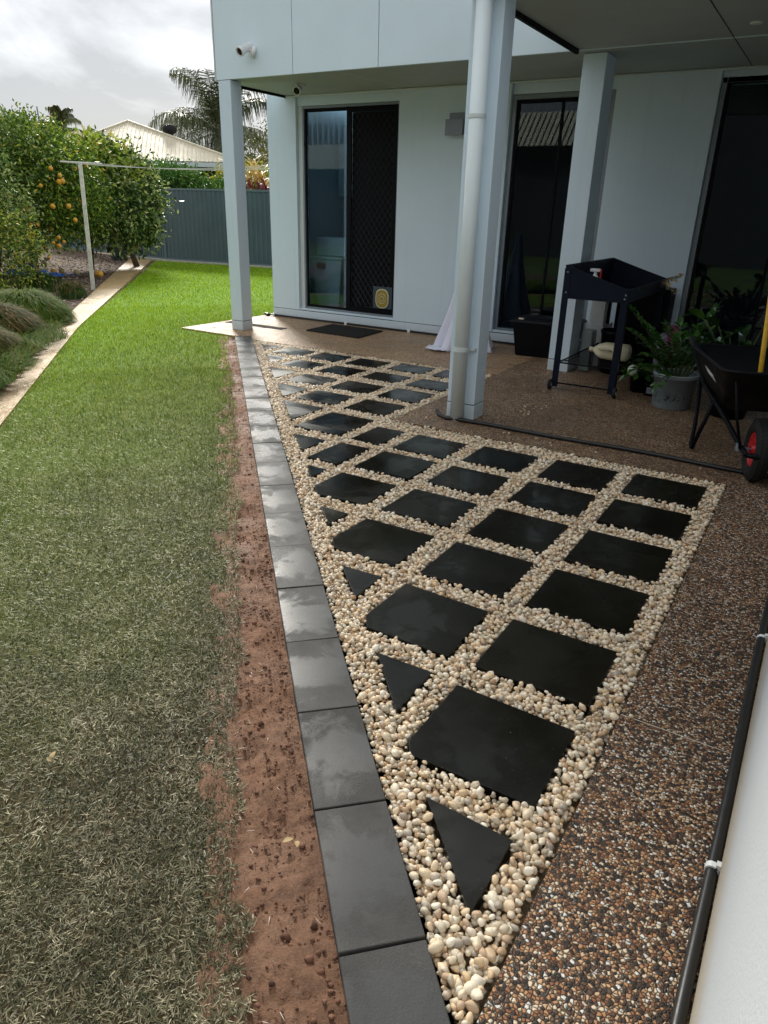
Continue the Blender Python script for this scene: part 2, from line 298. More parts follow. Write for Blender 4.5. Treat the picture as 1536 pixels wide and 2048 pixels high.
# ------------------------------------------------------------------ mesh helpers
class MB:
    def __init__(s): s.v = []; s.f = []
    def quad(s, a, b, c, d): i = len(s.v); s.v += [tuple(a), tuple(b), tuple(c), tuple(d)]; s.f.append((i, i+1, i+2, i+3)); return s
    def box(s, x0, x1, y0, y1, z0, z1):
        i = len(s.v)
        s.v += [(x0, y0, z0), (x1, y0, z0), (x1, y1, z0), (x0, y1, z0), (x0, y0, z1), (x1, y0, z1), (x1, y1, z1), (x0, y1, z1)]
        s.f += [(i, i+3, i+2, i+1), (i+4, i+5, i+6, i+7), (i, i+1, i+5, i+4), (i+1, i+2, i+6, i+5), (i+2, i+3, i+7, i+6), (i+3, i, i+4, i+7)]; return s
    def prism(s, poly, z0, z1):
        i = len(s.v); n = len(poly)
        a = sum(poly[k][0]*poly[(k+1) % n][1]-poly[(k+1) % n][0]*poly[k][1] for k in range(n))
        if a < 0: poly = poly[::-1]
        s.v += [(p[0], p[1], z0) for p in poly]+[(p[0], p[1], z1) for p in poly]
        s.f.append(tuple(range(i+n-1, i-1, -1))); s.f.append(tuple(range(i+n, i+2*n)))
        for k in range(n): s.f.append((i+k, i+(k+1) % n, i+n+(k+1) % n, i+n+k))
        return s
    def poly3(s, bot, top):      # two matching loops of 3-D points
        i = len(s.v); n = len(bot); s.v += [tuple(p) for p in bot]+[tuple(p) for p in top]
        s.f.append(tuple(range(i+n-1, i-1, -1))); s.f.append(tuple(range(i+n, i+2*n)))
        for k in range(n): s.f.append((i+k, i+(k+1) % n, i+n+(k+1) % n, i+n+k))
        return s
    def tube(s, pts, r, n=10, caps=True):
        pts = [Vector(p) for p in pts]; rs = r if isinstance(r, (list, tuple)) else [r]*len(pts)
        i = len(s.v); prev = None
        for k, p in enumerate(pts):
            d = (pts[min(k+1, len(pts)-1)]-pts[max(k-1, 0)]).normalized()
            if prev is None:
                a = Vector((0, 0, 1)) if abs(d.z) < .9 else Vector((1, 0, 0)); u = d.cross(a).normalized()
            else: u = (prev-d*prev.dot(d)).normalized()
            prev = u; q = d.cross(u)
            for j in range(n):
                t_ = 2*math.pi*j/n; s.v.append(tuple(p+(u*math.cos(t_)+q*math.sin(t_))*rs[k]))
        for k in range(len(pts)-1):
            for j in range(n):
                a = i+k*n+j; b = i+k*n+(j+1) % n; s.f.append((a, b, b+n, a+n))
        if caps:
            s.f.append(tuple(i+j for j in range(n-1, -1, -1))); e_ = i+(len(pts)-1)*n; s.f.append(tuple(e_+j for j in range(n)))
        return s
    def lathe(s, prof, n=24, c=(0, 0, 0), ax=None):
        i = len(s.v); c = Vector(c); rot = Vector((0, 0, 1)).rotation_difference(Vector(ax)).to_matrix() if ax else Matrix.Identity(3)
        for r, z in prof:
            for j in range(n):
                t_ = 2*math.pi*j/n; s.v.append(tuple(c+rot@Vector((r*math.cos(t_), r*math.sin(t_), z))))
        for k in range(len(prof)-1):
            for j in range(n):
                a = i+k*n+j; b = i+k*n+(j+1) % n; s.f.append((a, b, b+n, a+n))
        return s
    def build(s, name, mat, parent=None, origin=None, bevel=0, smooth=False, sub=0):
        me = bpy.data.meshes.new(name)
        o0 = Vector(origin) if origin else Vector((0, 0, 0))
        if parent is not None and origin is None: o0 = world_loc(parent)
        me.from_pydata([tuple(Vector(v)-o0) for v in s.v], [], s.f); me.update()
        me.materials.append(MT[mat] if isinstance(mat, str) else mat)
        if smooth:
            for p in me.polygons: p.use_smooth = True
        o = bpy.data.objects.new(name, me); C.objects.link(o)
        if parent is not None: o.parent = parent; o.location = o0-world_loc(parent)
        else: o.location = o0
        if bevel:
            b = o.modifiers.new('bevel', 'BEVEL'); b.width = bevel; b.segments = 2; b.limit_method = 'ANGLE'; b.angle_limit = R(40)
        if sub:
            b = o.modifiers.new('sub', 'SUBSURF'); b.levels = sub; b.render_levels = sub
        return o
def world_loc(o):
    v = Vector(o.location)
    if o.parent: v = v+world_loc(o.parent)
    return v
def tag(o, label=None, cat=None, group=None, kind=None):
    if label: o['label'] = label
    if cat: o['category'] = cat
    if group: o['group'] = group
    if kind: o['kind'] = kind
    return o
def empty(name, loc, label=None, cat=None, group=None, kind=None):
    o = bpy.data.objects.new(name, None); C.objects.link(o); o.location = loc; o.empty_display_size = .2
    return tag(o, label, cat, group, kind)
def npmesh(name, V, F, mat, parent=None, rnd=None, smooth=False, origin=(0, 0, 0)):
    V = np.asarray(V, np.float32)-np.array(origin, np.float32); F = np.asarray(F, np.int32); k = F.shape[1]
    me = bpy.data.meshes.new(name); me.vertices.add(len(V)); me.vertices.foreach_set('co', V.ravel())
    me.loops.add(F.size); me.loops.foreach_set('vertex_index', F.ravel()); me.polygons.add(len(F))
    me.polygons.foreach_set('loop_start', np.arange(0, F.size, k, dtype=np.int32)); me.polygons.foreach_set('loop_total', np.full(len(F), k, np.int32))
    if smooth: me.polygons.foreach_set('use_smooth', np.ones(len(F), bool))
    me.update(calc_edges=True)
    if rnd is not None:
        a = me.attributes.new('rnd', 'FLOAT', 'POINT'); a.data.foreach_set('value', np.asarray(rnd, np.float32))
    me.materials.append(MT[mat]); o = bpy.data.objects.new(name, me); C.objects.link(o)
    if parent is not None: o.parent = parent; o.location = Vector(origin)-world_loc(parent)
    else: o.location = origin
    return o
def inpoly(px, py, poly):
    res = np.zeros(len(px), bool); n = len(poly)
    for i in range(n):
        x0, y0 = poly[i]; x1, y1 = poly[(i+1) % n]
        if y0 == y1: continue
        c_ = ((y0 > py) != (y1 > py)) & (px < (x1-x0)*(py-y0)/(y1-y0)+x0); res ^= c_
    return res
def vnoise(x, y, s, seed=0):
    r_ = np.random.default_rng(seed); g_ = r_.random((64, 64)); x = x*s; y = y*s
    xi = np.floor(x).astype(int); yi = np.floor(y).astype(int); fx = x-xi; fy = y-yi; fx = fx*fx*(3-2*fx); fy = fy*fy*(3-2*fy)
    G = lambda a, b: g_[a % 64, b % 64]
    return (G(xi, yi)*(1-fx)+G(xi+1, yi)*fx)*(1-fy)+(G(xi, yi+1)*(1-fx)+G(xi+1, yi+1)*fx)*fy
def leaves(P, D, Ln, Wd, Nrm=None, fold=.25, rnd=None):
    """P base points, D unit directions, lengths, widths -> folded diamond leaves (4 verts, 2 tris)+(droop)"""
    n = len(P); U = rng.normal(size=(n, 3)) if Nrm is None else Nrm
    S = np.cross(D, U); S /= np.linalg.norm(S, axis=1)[:, None]+1e-9; Nn = np.cross(S, D)
    Ln = Ln[:, None]; Wd = Wd[:, None]
    a = P; b = P+D*Ln*.5+S*Wd*.5+Nn*Wd*fold; c = P+D*Ln-Nn*Ln*.12; d = P+D*Ln*.5-S*Wd*.5+Nn*Wd*fold; m = P+D*Ln*.55
    V = np.stack([a, b, c, d], 1).reshape(-1, 3); i = np.arange(n)[:, None]*4
    F = np.concatenate([i+[0, 1, 2], i+[0, 2, 3]], 0)
    rr = rng.random(n) if rnd is None else rnd
    return V, F, np.repeat(rr, 4)
def blades(P, H, az, lean, wd, bend=.5):
    """grass blades: 5 verts, 3 tris"""
    n = len(P); dx = np.stack([np.cos(az), np.sin(az), np.zeros(n)], 1); z = np.array([0, 0, 1.0])
    sd_ = np.stack([-np.sin(az), np.cos(az), np.zeros(n)], 1)*wd[:, None]*.5
    l1 = lean[:, None]; l2 = np.minimum(lean+bend, 1.75)[:, None]; H = H[:, None]
    m = P+(dx*np.sin(l1)+z*np.cos(l1))*H*.5; tip = m+(dx*np.sin(l2)+z*np.cos(l2))*H*.5
    V = np.stack([P-sd_, P+sd_, m+sd_*.85, m-sd_*.85, tip], 1).reshape(-1, 3); i = np.arange(n)[:, None]*5
    F = np.concatenate([i+[0, 1, 2], i+[0, 2, 3], i+[3, 2, 4]], 0)
    return V, F
def ico(sub):
    bm = bmesh.new(); bmesh.ops.create_icosphere(bm, subdivisions=sub, radius=1)
    V = np.array([v.co[:] for v in bm.verts]); F = np.array([[v.index for v in f.verts] for f in bm.faces]); bm.free(); return V, F

# ------------------------------------------------------------------ ground
kd = np.array([-.6947, .7193]); kn = np.array([.7193, .6947])      # along the edging, and from lawn towards the pebbles
KL = np.array([-.633, .91]); KW = .212
def kp(s, w): p = KL+kd*s+kn*w; return (float(p[0]), float(p[1]))
tag(MB().quad((-220, -120, -.16), (220, -120, -.16), (220, 320, -.16), (-220, 320, -.16)).build('ground', 'ground'), 'green and brown ground spreading out to the horizon behind the fence', kind='structure')
# lawn polygon
lawn_poly = [(3.0, -3.6), (1.2, -1.35), (-.52, .52), (-.74, .70), (-1.44, 1.45), (-2.3, 2.42), (-3.5, 3.72), (-4.84, 5.13), (-6.47, 6.76), (-6.62, 7.08), (-7.62, 7.12), (-7.55, 8.87), (-7.41, 8.87), (-7.41, 16.9), (-17.4, 15.5), (-8.66, 6.23), (-5.2, 2.95), (-1.2, -1.15), (1.6, -4.4)]
lawn_in = [((x-.045, y-.045) if 2 <= i <= 9 else (x, y)) for i, (x, y) in enumerate(lawn_poly)]
t_ = MB(); t_.v = [(x, y, -.02) for x, y in lawn_in]; t_.f = [tuple(range(len(lawn_poly)))]
tag(t_.build('lawn_soil', 'thatch'), 'thatchy brown soil under the turf', kind='structure')
n0 = 1500000
px = rng.uniform(-18, 1.0, n0); py = rng.uniform(-1.5, 16.8, n0)
dd = np.hypot(np.hypot(px, py), 1.6)
w0 = rng.random(n0)
base = 20000*19*18.3/n0/1.0     # wanted density over drawn density
dens = np.where(dd < 2.4, 1.0, (2.4/dd)**1.75)
def edge_ok(px, py):
    j = (vnoise(px, py, 6, 3)-.5)*.06+(vnoise(px, py, 23, 4)-.5)*.05
    return inpoly(px-j*.7, py-j*.7, lawn_poly)
def lawnpts(x0, x1, y0, y1, dn):
    n = int((x1-x0)*(y1-y0)*dn); a = rng.uniform(x0, x1, n); b = rng.uniform(y0, y1, n); return a, b
PX = []; PY = []; SC = []
# rings of falling density, all in world space; close to where one stands the turf is finest
for (d0, d1, dn, s) in ((0, 2.3, 36000, 1.0), (2.3, 3.4, 23000, 1.15), (3.4, 5, 12000, 1.4), (5, 8, 5400, 1.9), (8, 13, 2300, 2.6), (13, 24, 1000, 3.6)):
    x0 = max(-17.5, -d1); a, b = lawnpts(x0, 1.0 if d0 < 3 else -1.0, -1.0 if d0 < 3 else 0.6, min(16.9, d1), dn)
    r_ = np.hypot(np.hypot(a, b), 1.6); k = (r_ >= d0) & (r_ < d1)
    # outside of the picture's field by a wide margin nothing is needed
    azz = np.degrees(np.arctan2(a, b)); k &= (azz > -88) & (azz < 40)
    a = a[k]; b = b[k]; k = edge_ok(a, b); a = a[k]; b = b[k]
    # thin worn patches near the patio side
    thin = vnoise(a, b, 1.6, 9)*.6+vnoise(a, b, 5, 10)*.4; k = rng.random(len(a)) > np.clip((thin-.52)*1.8, 0, .35)*(np.hypot(a, b) < 6)
    PX.append(a[k]); PY.append(b[k]); SC.append(np.full(k.sum(), s))
PX = np.concatenate(PX); PY = np.concatenate(PY); SC = np.concatenate(SC); n = len(PX)
print('lawn blades', n)
P = np.stack([PX, PY, np.full(n, -.018)], 1)
along = PY*.72-PX*.69; lushf = np.clip((along-3)/6, 0, 1)
Hh = rng.uniform(.012, .031, n)*(1+.25*lushf)*np.minimum(SC, 1.5)**.7
lean = rng.uniform(.55, 1.5, n)*(1-.40*lushf)
V, F = blades(P, Hh, rng.uniform(0, 6.283, n), lean, rng.uniform(.0015, .0034, n)*SC, .12)
V[:, 2] = np.maximum(V[:, 2], -.019)
pr = np.clip(rng.random(n)*.75+.25*vnoise(PX, PY, 9, 5), 0, 1)
tag(npmesh('lawn', V, F, 'lawn', rnd=np.repeat(pr, 5)), 'short turf lawn, lush green towards the fence and dry brown beside the edging', kind='stuff')

# red soil strip beside the edging
ns, nw = 1150, 44
S_ = np.linspace(-2.6, 8.75, ns); W_ = np.linspace(-.42, .012, nw); SS, WW = np.meshgrid(S_, W_, indexing='ij')
X = KL[0]+kd[0]*SS+kn[0]*WW; Y = KL[1]+kd[1]*SS+kn[1]*WW
Z = -.034+(vnoise(X, Y, 7, 1)-.5)*.018+(vnoise(X, Y, 31, 2)-.5)*.012+(vnoise(X, Y, 90, 3)-.5)*.008+(vnoise(X, Y, 210, 33)-.5)*.005
cw = WW+(vnoise(X, Y, 9, 41)-.5)*.06
eg = np.interp(SS, [-2, 0, 1, 4, 7, 9], [-.24, -.20, -.20, -.13, -.10, -.10])
Z = Z+np.clip((eg+.02-cw)/.05, 0, 1)*.014-np.clip((eg-.11-cw)/.06, 0, 1)*.06
idx = np.arange(ns*nw).reshape(ns, nw); F = np.stack([idx[:-1, :-1], idx[1:, :-1], idx[1:, 1:], idx[:-1, 1:]], -1).reshape(-1, 4)
soil = npmesh('soil_strip', np.stack([X, Y, Z], -1).reshape(-1, 3), F, 'soil', smooth=True); tag(soil, 'bare red soil strip between turf and edging', kind='structure')
Vi, Fi = ico(1); VV = []; FF = []; RR = []; off = 0
for k in range(4200):
    s = rng.uniform(-1.2, 8.6) if rng.random() > .5 else rng.uniform(-1.2, 2.5); ww = -abs(rng.normal(0, .10)) if rng.random() < .35 else rng.uniform(-.34, 0)
    r_ = min(.013, .0020*math.exp(rng.normal(.35, .60))); p = KL+kd*s+kn*(ww-r_)
    v = Vi*(1+rng.uniform(-.5, .45, (len(Vi), 1)))*r_*np.array([1, rng.uniform(.7, 1), rng.uniform(.5, .8)]); VV.append(v+np.array([p[0], p[1], -.030+r_*.3])); FF.append(Fi+off); off += len(Vi); RR.append(np.full(len(Vi), rng.random()))
tag(npmesh('soil_clod', np.concatenate(VV), np.concatenate(FF), 'clod', parent=soil, rnd=np.concatenate(RR)), kind='stuff')
# stray clippings on the soil
n = 2200; s = rng.uniform(-1.2, 8.5, n); ww = -.30+np.abs(rng.normal(0, .10, n)); ww = np.clip(ww, -.33, -.01)
P = np.stack([KL[0]+kd[0]*s+kn[0]*ww, KL[1]+kd[1]*s+kn[1]*ww, np.full(n, -.026)], 1)
V, F = blades(P, rng.uniform(.012, .032, n), rng.uniform(0, 6.28, n), rng.uniform(1.1, 1.5, n), rng.uniform(.0012, .0024, n), .1)
tag(npmesh('grass_clippings', V, F, 'chip', parent=soil, rnd=np.repeat(rng.uniform(.4, 1, n), 5)), kind='stuff')

# ------------------------------------------------------------------ edging pavers
edg = empty('edging', (-3.5, 4.0, 0)); tag(edg, 'straight row of wet charcoal edging pavers between soil and pebbles', kind='structure')
MB().prism([kp(-2.6, .006), kp(8.56, .006), kp(8.56, KW-.006), kp(-2.6, KW-.006)], -.10, -.052).build('mortar_bed', 'grit', edg)
pitch = .4362
joints = [-.0+.4362*k for k in range(-6, 20)]
for k in range(-6, 20):
    s0 = k*pitch+.0025; s1 = (k+1)*pitch-.0025
    if s1 > 8.58: s1 = 8.55
    c_ = (s0+s1)/2; cx, cy = kp(c_, KW/2); hl = (s1-s0)/2; hw = KW/2
    m = MB(); cs = [(-hl, -hw), (hl, -hw), (hl, hw), (-hl, hw)]
    tx, ty, tz = rng.normal(0, .0035), rng.normal(0, .005), rng.normal(0, .0012)
    pts = [(cx+kd[0]*a+kn[0]*b, cy+kd[1]*a+kn[1]*b, tz+a*tx+b*ty) for a, b in cs]
    m.poly3([(x, y, z-.055) for x, y, z in pts], pts) if False else m.poly3([(x, y, z-.05) for x, y, z in pts][::-1], pts[::-1])
    o = m.build('edging_paver', 'kerb', edg, origin=(cx, cy, 0), bevel=.003)

# ------------------------------------------------------------------ pebble bed and black pavers
bed_poly = [kp(-1.2, KW), kp(8.28, KW), (-2.87, 7.03), (-2.87, 4.88), (-.30, 4.88), (-.30, -.3)]
bed_poly = [kp(-1.6, KW), kp(8.28, KW), (-6.05, 7.03), (-2.87, 7.03), (-2.87, 4.88), (-.30, 4.88), (-.30, .2)]
bed = MB(); bed.v = [(x, y, -.055) for x, y in bed_poly]; bed.f = [tuple(range(len(bed_poly)))[::-1]]
bed = bed.build('pebble_bed', 'grit'); tag(bed, 'bed of cream pebbles set with a grid of black pavers', kind='structure')
T = {}
def rect(x0, x1, y0, y1): return [(x0, y0), (x1, y0), (x1, y1), (x0, y1)]
tiles = []
for x0, x1, rows in ((-.85, -.405, [(4.32, 4.73), (3.79, 4.18), (3.21, 3.635), (2.68, 3.085), (2.13, 2.53)]),
                     (-1.39, -.965, [(4.275, 4.70), (3.78, 4.17), (3.215, 3.63), (2.67, 3.085)]),
                     (-1.94, -1.52, [(4.285, 4.67), (3.77, 4.15), (3.22, 3.62)]),
                     (-2.48, -2.06, [(4.25, 4.64), (3.745, 4.14)]),
                     (-2.85, -2.60, [(4.245, 4.645), (3.72, 4.13)]),
                     (-3.39, -2.98, [(4.95, 5.33), (5.47, 5.87), (6.02, 6.37), (6.56, 6.92)]),
                     (-3.94, -3.52, [(4.98, 5.33), (5.49, 5.85), (6.05, 6.375), (6.58, 6.93)]),
                     (-4.47, -4.06, [(5.49, 5.84), (6.01, 6.38), (6.54, 6.88)]),
                     (-5.00, -4.59, [(6.02, 6.37), (6.52, 6.89)]),
                     (-5.52, -5.10, [(6.54, 6.88)])):
    for y0, y1 in rows: tiles.append(rect(x0, x1, y0, y1))
tiles += [rect(-3.395, -2.965, 4.265, 4.385), rect(-3.395, -2.965, 4.389, 4.785)]
tiles += [[(-.82, 1.575), (-.405, 1.585), (-.405, 1.975), (-.85, 1.985), (-.853, 1.63)],
          [(-1.335, 2.125), (-.96, 2.125), (-.965, 2.525), (-1.385, 2.54), (-1.39, 2.20)],
          [(-1.88, 2.66), (-1.52, 2.655), (-1.52, 3.075), (-1.945, 3.07), (-1.95, 2.75)],
          [(-2.38, 3.20), (-2.055, 3.225), (-2.065, 3.60), (-2.475, 3.60), (-2.48, 3.30)],
          [(-.69, 1.445), (-.41, 1.435), (-.415, 1.165)], [(-1.205, 1.995), (-.96, 2.0), (-.96, 1.73)], [(-1.735, 2.52), (-1.51, 2.53), (-1.51, 2.30)],
          [(-2.255, 3.06), (-2.065, 3.06), (-2.065, 2.875)], [(-2.75, 3.585), (-2.59, 3.585), (-2.59, 3.41)], [(-3.265, 4.10), (-2.97, 4.10), (-2.97, 3.82)],
          [(-3.965, 4.84), (-3.52, 4.835), (-3.525, 4.39)], [(-4.43, 5.325), (-4.03, 5.315), (-4.06, 4.94)], [(-4.98, 5.86), (-4.61, 5.86), (-4.60, 5.48)],
          [(-5.47, 6.40), (-5.14, 6.39), (-5.14, 6.07)], [(-5.95, 6.86), (-5.62, 6.90), (-5.66, 6.58)]]
for p in tiles:
    cx = sum(q[0] for q in p)/len(p); cy = sum(q[1] for q in p)/len(p)
    a, b, c0 = rng.normal(0, .0022), rng.normal(0, .0022), rng.normal(0, .0015)
    ar = sum(p[k][0]*p[(k+1) % len(p)][1]-p[(k+1) % len(p)][0]*p[k][1] for k in range(len(p)))
    if ar < 0: p = p[::-1]
    top = [(x, y, c0+(x-cx)*a+(y-cy)*b) for x, y in p]
    MB().poly3([(x, y, -.045) for x, y in p], top).build('paver', 'paver', bed, origin=(cx, cy, 0), bevel=.002)
# pebbles
pit = .0184
xs = np.arange(-6.6, -.28, pit); ys = np.arange(.3, 7.1, pit*.87)
gx, gy = np.meshgrid(xs, ys); gx = gx+(np.arange(len(ys)) % 2)[:, None]*pit/2; gx = gx.ravel(); gy = gy.ravel()
layers = []
for lz, keep, jit, sz in ((-.021, 1.0, .0045, 1.0), (-.006, .62, .007, 1.0)):
    x = gx+rng.normal(0, jit, len(gx)); y = gy+rng.normal(0, jit, len(gy)); k = rng.random(len(x)) < keep; x = x[k]; y = y[k]
    r_ = np.clip(np.exp(rng.normal(math.log(.0102), .24, len(x))), .006, .018)*sz
    k = inpoly(x, y, bed_poly)
    k &= inpoly(x+r_*.8, y, bed_poly) | (y < .6)
    k &= inpoly(x-kn[0]*r_*.8, y-kn[1]*r_*.8, bed_poly) & inpoly(x, y+r_*.8, bed_poly)
    hit = np.zeros(len(x), bool)
    for p in tiles:
        for ox, oy in ((0, 0), (.5, 0), (-.5, 0), (0, .5), (0, -.5)): hit |= inpoly(x+r_*ox, y+r_*oy, p)
    k &= ~hit
    x = x[k]; y = y[k]; r_ = r_[k]; layers.append((x, y, lz+rng.uniform(-.004, .005, len(x))+(vnoise(x, y, 3, 8)-.5)*.008, r_))
x = np.concatenate([l[0] for l in layers]); y = np.concatenate([l[1] for l in layers]); z = np.concatenate([l[2] for l in layers]); r_ = np.concatenate([l[3] for l in layers])
top = np.concatenate([np.zeros(len(layers[0][0]), bool), np.ones(len(layers[1][0]), bool)])
dist = np.sqrt(x*x+y*y+1.6**2); print('pebbles', len(x))
shapes = []
for k in range(14):
    for sub in (2, 1):
        if sub == 2:
            Vi, Fi = ico(2); s0 = rng.normal(size=(5, 3)); s0 /= np.linalg.norm(s0, axis=1)[:, None]; am = rng.uniform(-.22, .22, 5)
            ax = np.array([rng.uniform(1.1, 1.55), rng.uniform(.9, 1.1), rng.uniform(.7, .9)])
            fc = rng.normal(size=(9, 3)); fc /= np.linalg.norm(fc, axis=1)[:, None]; fh = rng.uniform(.62, .88, 9)
            def shp(Vi, s0=s0, am=am, ax=ax, fc=fc, fh=fh):
                d = 1+sum(a_*np.clip(Vi@q, -.2, 1)**2 for a_, q in zip(am, s0)); v = Vi*d[:, None]
                for q, h_ in zip(fc, fh): v = v-np.clip(v@q-h_, 0, None)[:, None]*q*.85
                return v*ax
            v2 = shp(Vi); f2 = Fi
        else:
            Vj, Fj = ico(1); v1 = shp(Vj); f1 = Fj
    shapes.append((v2, f2, v1, f1))
inframe = (y > .85)
order = np.argsort(dist+np.where(inframe & top, 0, 50)); chosen = set(order[:300].tolist())
pmesh = []
for v2, f2, v1, f1 in shapes:
    me = bpy.data.meshes.new('pebble'); me.from_pydata([tuple(q) for q in v2], [], [tuple(q) for q in f2]); me.update(); me.materials.append(MT['pebble'])
    for p in me.polygons: p.use_smooth = True
    pmesh.append(me)
# a few stones kicked out onto the slab and pavers
ex = 26; sx_ = np.concatenate([rng.uniform(-2.25, -1.95, 12), rng.uniform(-2.8, -.5, 9), rng.uniform(-.28, -.18, 5)]); sy_ = np.concatenate([rng.uniform(5.55, 6.1, 12), rng.uniform(4.95, 5.1, 9), rng.uniform(1.4, 4.5, 5)])
x = np.concatenate([x, sx_]); y = np.concatenate([y, sy_]); r_ = np.concatenate([r_, rng.uniform(.007, .012, ex)]); z = np.concatenate([z, r_[-ex:]*.7]); top = np.concatenate([top, np.ones(ex, bool)]); dist = np.sqrt(x*x+y*y+1.6**2)
VV = []; FF = []; RR = []; off = 0
bl = world_loc(bed)
for i in range(len(x)):
    sid = int(rng.integers(14)); rz = rng.uniform(0, 6.283); tx = rng.normal(0, .35); ty = rng.normal(0, .35)
    if i in chosen:
        o = bpy.data.objects.new('pebble', pmesh[sid]); C.objects.link(o); o.parent = bed; o.location = (x[i]-bl.x, y[i]-bl.y, z[i]-bl.z)
        o.rotation_euler = (tx, ty, rz); o.scale = (r_[i],)*3; continue
    v2, f2, v1, f1 = shapes[sid]; v, f = (v2, f2) if dist[i] < 2.2 and top[i] else (v1, f1)
    cz, sz_, cxx, sxx, cyy, syy = math.cos(rz), math.sin(rz), math.cos(tx), math.sin(tx), math.cos(ty), math.sin(ty)
    Rm = np.array([[cz, -sz_, 0], [sz_, cz, 0], [0, 0, 1]])@np.array([[cyy, 0, syy], [0, 1, 0], [-syy, 0, cyy]])@np.array([[1, 0, 0], [0, cxx, -sxx], [0, sxx, cxx]])
    VV.append((v*r_[i])@Rm.T+np.array([x[i], y[i], z[i]])); FF.append(f+off); off += len(v); RR.append(np.full(len(v), rng.random()))
tag(npmesh('loose_pebbles', np.concatenate(VV), np.concatenate(FF), 'pebble', parent=bed, rnd=np.concatenate(RR), smooth=True), kind='stuff')

# ------------------------------------------------------------------ exposed aggregate slabs
slab = empty('patio_slab', (-1.5, 7, 0)); tag(slab, 'wet brown exposed aggregate concrete around the pebble bed', kind='structure')
g_ = .003
# the slab pieces meet at narrow saw-cut joints
MB().prism([(-.30+g_, -3), (.30, -3), (.30, 2.145), (-.30+g_, 2.145)], -.12, 0).build('near_slab', 'agg', slab)
MB().prism([(-.30+g_, 2.152), (.30, 2.152), (.30, 4.88), (-.30+g_, 4.88)], -.12, 0).build('middle_slab', 'agg', slab)
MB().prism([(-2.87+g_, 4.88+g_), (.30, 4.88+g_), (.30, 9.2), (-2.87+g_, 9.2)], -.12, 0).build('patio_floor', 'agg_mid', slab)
MB().prism([(-7.62, 7.12), kp(8.60, 0), kp(8.57, KW), kp(8.30, KW+.003), (-6.05, 7.03+g_), (-2.87, 7.03+g_), (-2.87, 9.2), (-7.55, 9.2)], -.12, 0).build('apron', 'agg_dry', slab)
MB().box(-.296, .09, 2.1465, 2.1505, -.02, -.0012).build('joint_sealant', 'stone', slab)
# dark strip behind first column
tag(MB().box(-7.5, -6.45, 7.86, 8.02, -.01, .004).build('dark_strip', 'mat', bevel=.002), 'dark strip set in the concrete behind the far column', 'drain')

# pale path along the garden bed and mulch
mul = MB(); mp_ = [(-8.4, 6.3), (-5.0, 2.9), (-1.4, -1.0), (-9, -3), (-30, 5), (-30, 17.2), (-18.4, 16.7), (-17.5, 15.6)]
mul.v = [(x_, y_, -.035) for x_, y_ in mp_]; mul.f = [tuple(range(len(mp_)))[::-1]]
mulch = mul.build('mulch_bed', 'mulch'); tag(mulch, 'garden bed of brown bark mulch under the fruit trees', kind='structure')
pth = MB().prism([(-8.655, 6.23), (-5.2, 2.95), (-1.2, -1.15), (-1.62, -1.15), (-5.95, 3.2), (-9.37, 6.51), (-17.6, 14.6), (-18.5, 15.5), (-17.5, 15.42)], -.10, .0).build('path', 'path')
tag(pth, 'narrow pale aggregate path between the lawn and mulch bed', kind='structure')
n = 26000; a = rng.uniform(-20, -5, n); b = rng.uniform(3, 16.4, n); k = inpoly(a, b, mp_) & ~inpoly(a, b, [(-9.40, 6.53), (-4, .9), (-2, 0), (-17.6, 15.6), (-18.3, 15.4), (-17.75, 14.7)]); a = a[k]; b = b[k]; n = len(a)
th = rng.uniform(0, 6.28, n); D = np.stack([np.cos(th), np.sin(th), rng.normal(0, .25, n)], 1); D /= np.linalg.norm(D, axis=1)[:, None]
V, F, rr = leaves(np.stack([a, b, rng.uniform(-.03, .0, n)], 1), D, rng.uniform(.03, .10, n), rng.uniform(.015, .04, n), np.tile([0, 0, 1.0], (n, 1))+rng.normal(0, .4, (n, 3)), .1)
tag(npmesh('bark_chips', V, F, 'chip', rnd=rr, parent=mulch), kind='stuff')

# ------------------------------------------------------------------ house
house = empty('house', (-3.5, 9.0, 0), 'pale grey rendered two storey house with a covered patio and dark sliding doors', 'house')
WY = 8.87
def pier(x0, x1, y0=WY, y1=9.12, z0=.135, z1=3.03): return MB().box(x0, x1, y0, y1, z0, z1).build('wall', 'render', house, bevel=.004)
pier(-7.41, -6.90); pier(-5.235, -3.72); pier(-2.50, -1.45)
MB().box(-7.41, -7.16, 9.123, 14.5, .135, 3.03).build('wall', 'render', house, bevel=.004)
for x0, x1 in ((-7.41, .088),): MB().box(x0, x1, WY-.003, 9.12, -.02, .128).build('plinth', 'render', house, bevel=.003)
MB().box(-7.41, .088, WY+.006, 9.11, .128, .135).build('plinth_groove', 'dark', house)
for x0, x1 in ((-6.897, -5.238), (-3.717, -2.503), (-1.447, .088)):
    MB().box(x0, x1, WY+.045, 9.11, 2.86, 3.03).build('door_header', 'render', house, bevel=.003)
    MB().box(x0, x1, WY+.01, 9.10, .136, .165).build('door_sill', 'render', house, bevel=.003)
MB().tube([(-7.08, WY-.014, 2.975), (.088, WY-.014, 2.975)], .012, 6).build('cornice_bead', 'trim', house)
# rooms behind the glass
MB().box(-7.15, -5.0, 10.6, 10.65, .16, 3.0).build('room_back_wall', 'room', house)
MB().box(-7.155, -5.0, 9.13, 10.6, .10, .158).build('room_floor', 'roomfloor', house)
MB().box(-5.0, -4.95, 9.13, 10.65, .10, 3.0).build('room_side_wall', 'room', house)
MB().box(-4.9, .088, 9.9, 9.95, .10, 3.0).build('room_back_wall', 'dark', house)  # near-black colour stands in for the unlit room behind the other doors
MB().box(-4.9, .088, 9.13, 9.9, .10, .158).build('room_floor', 'dark', house)
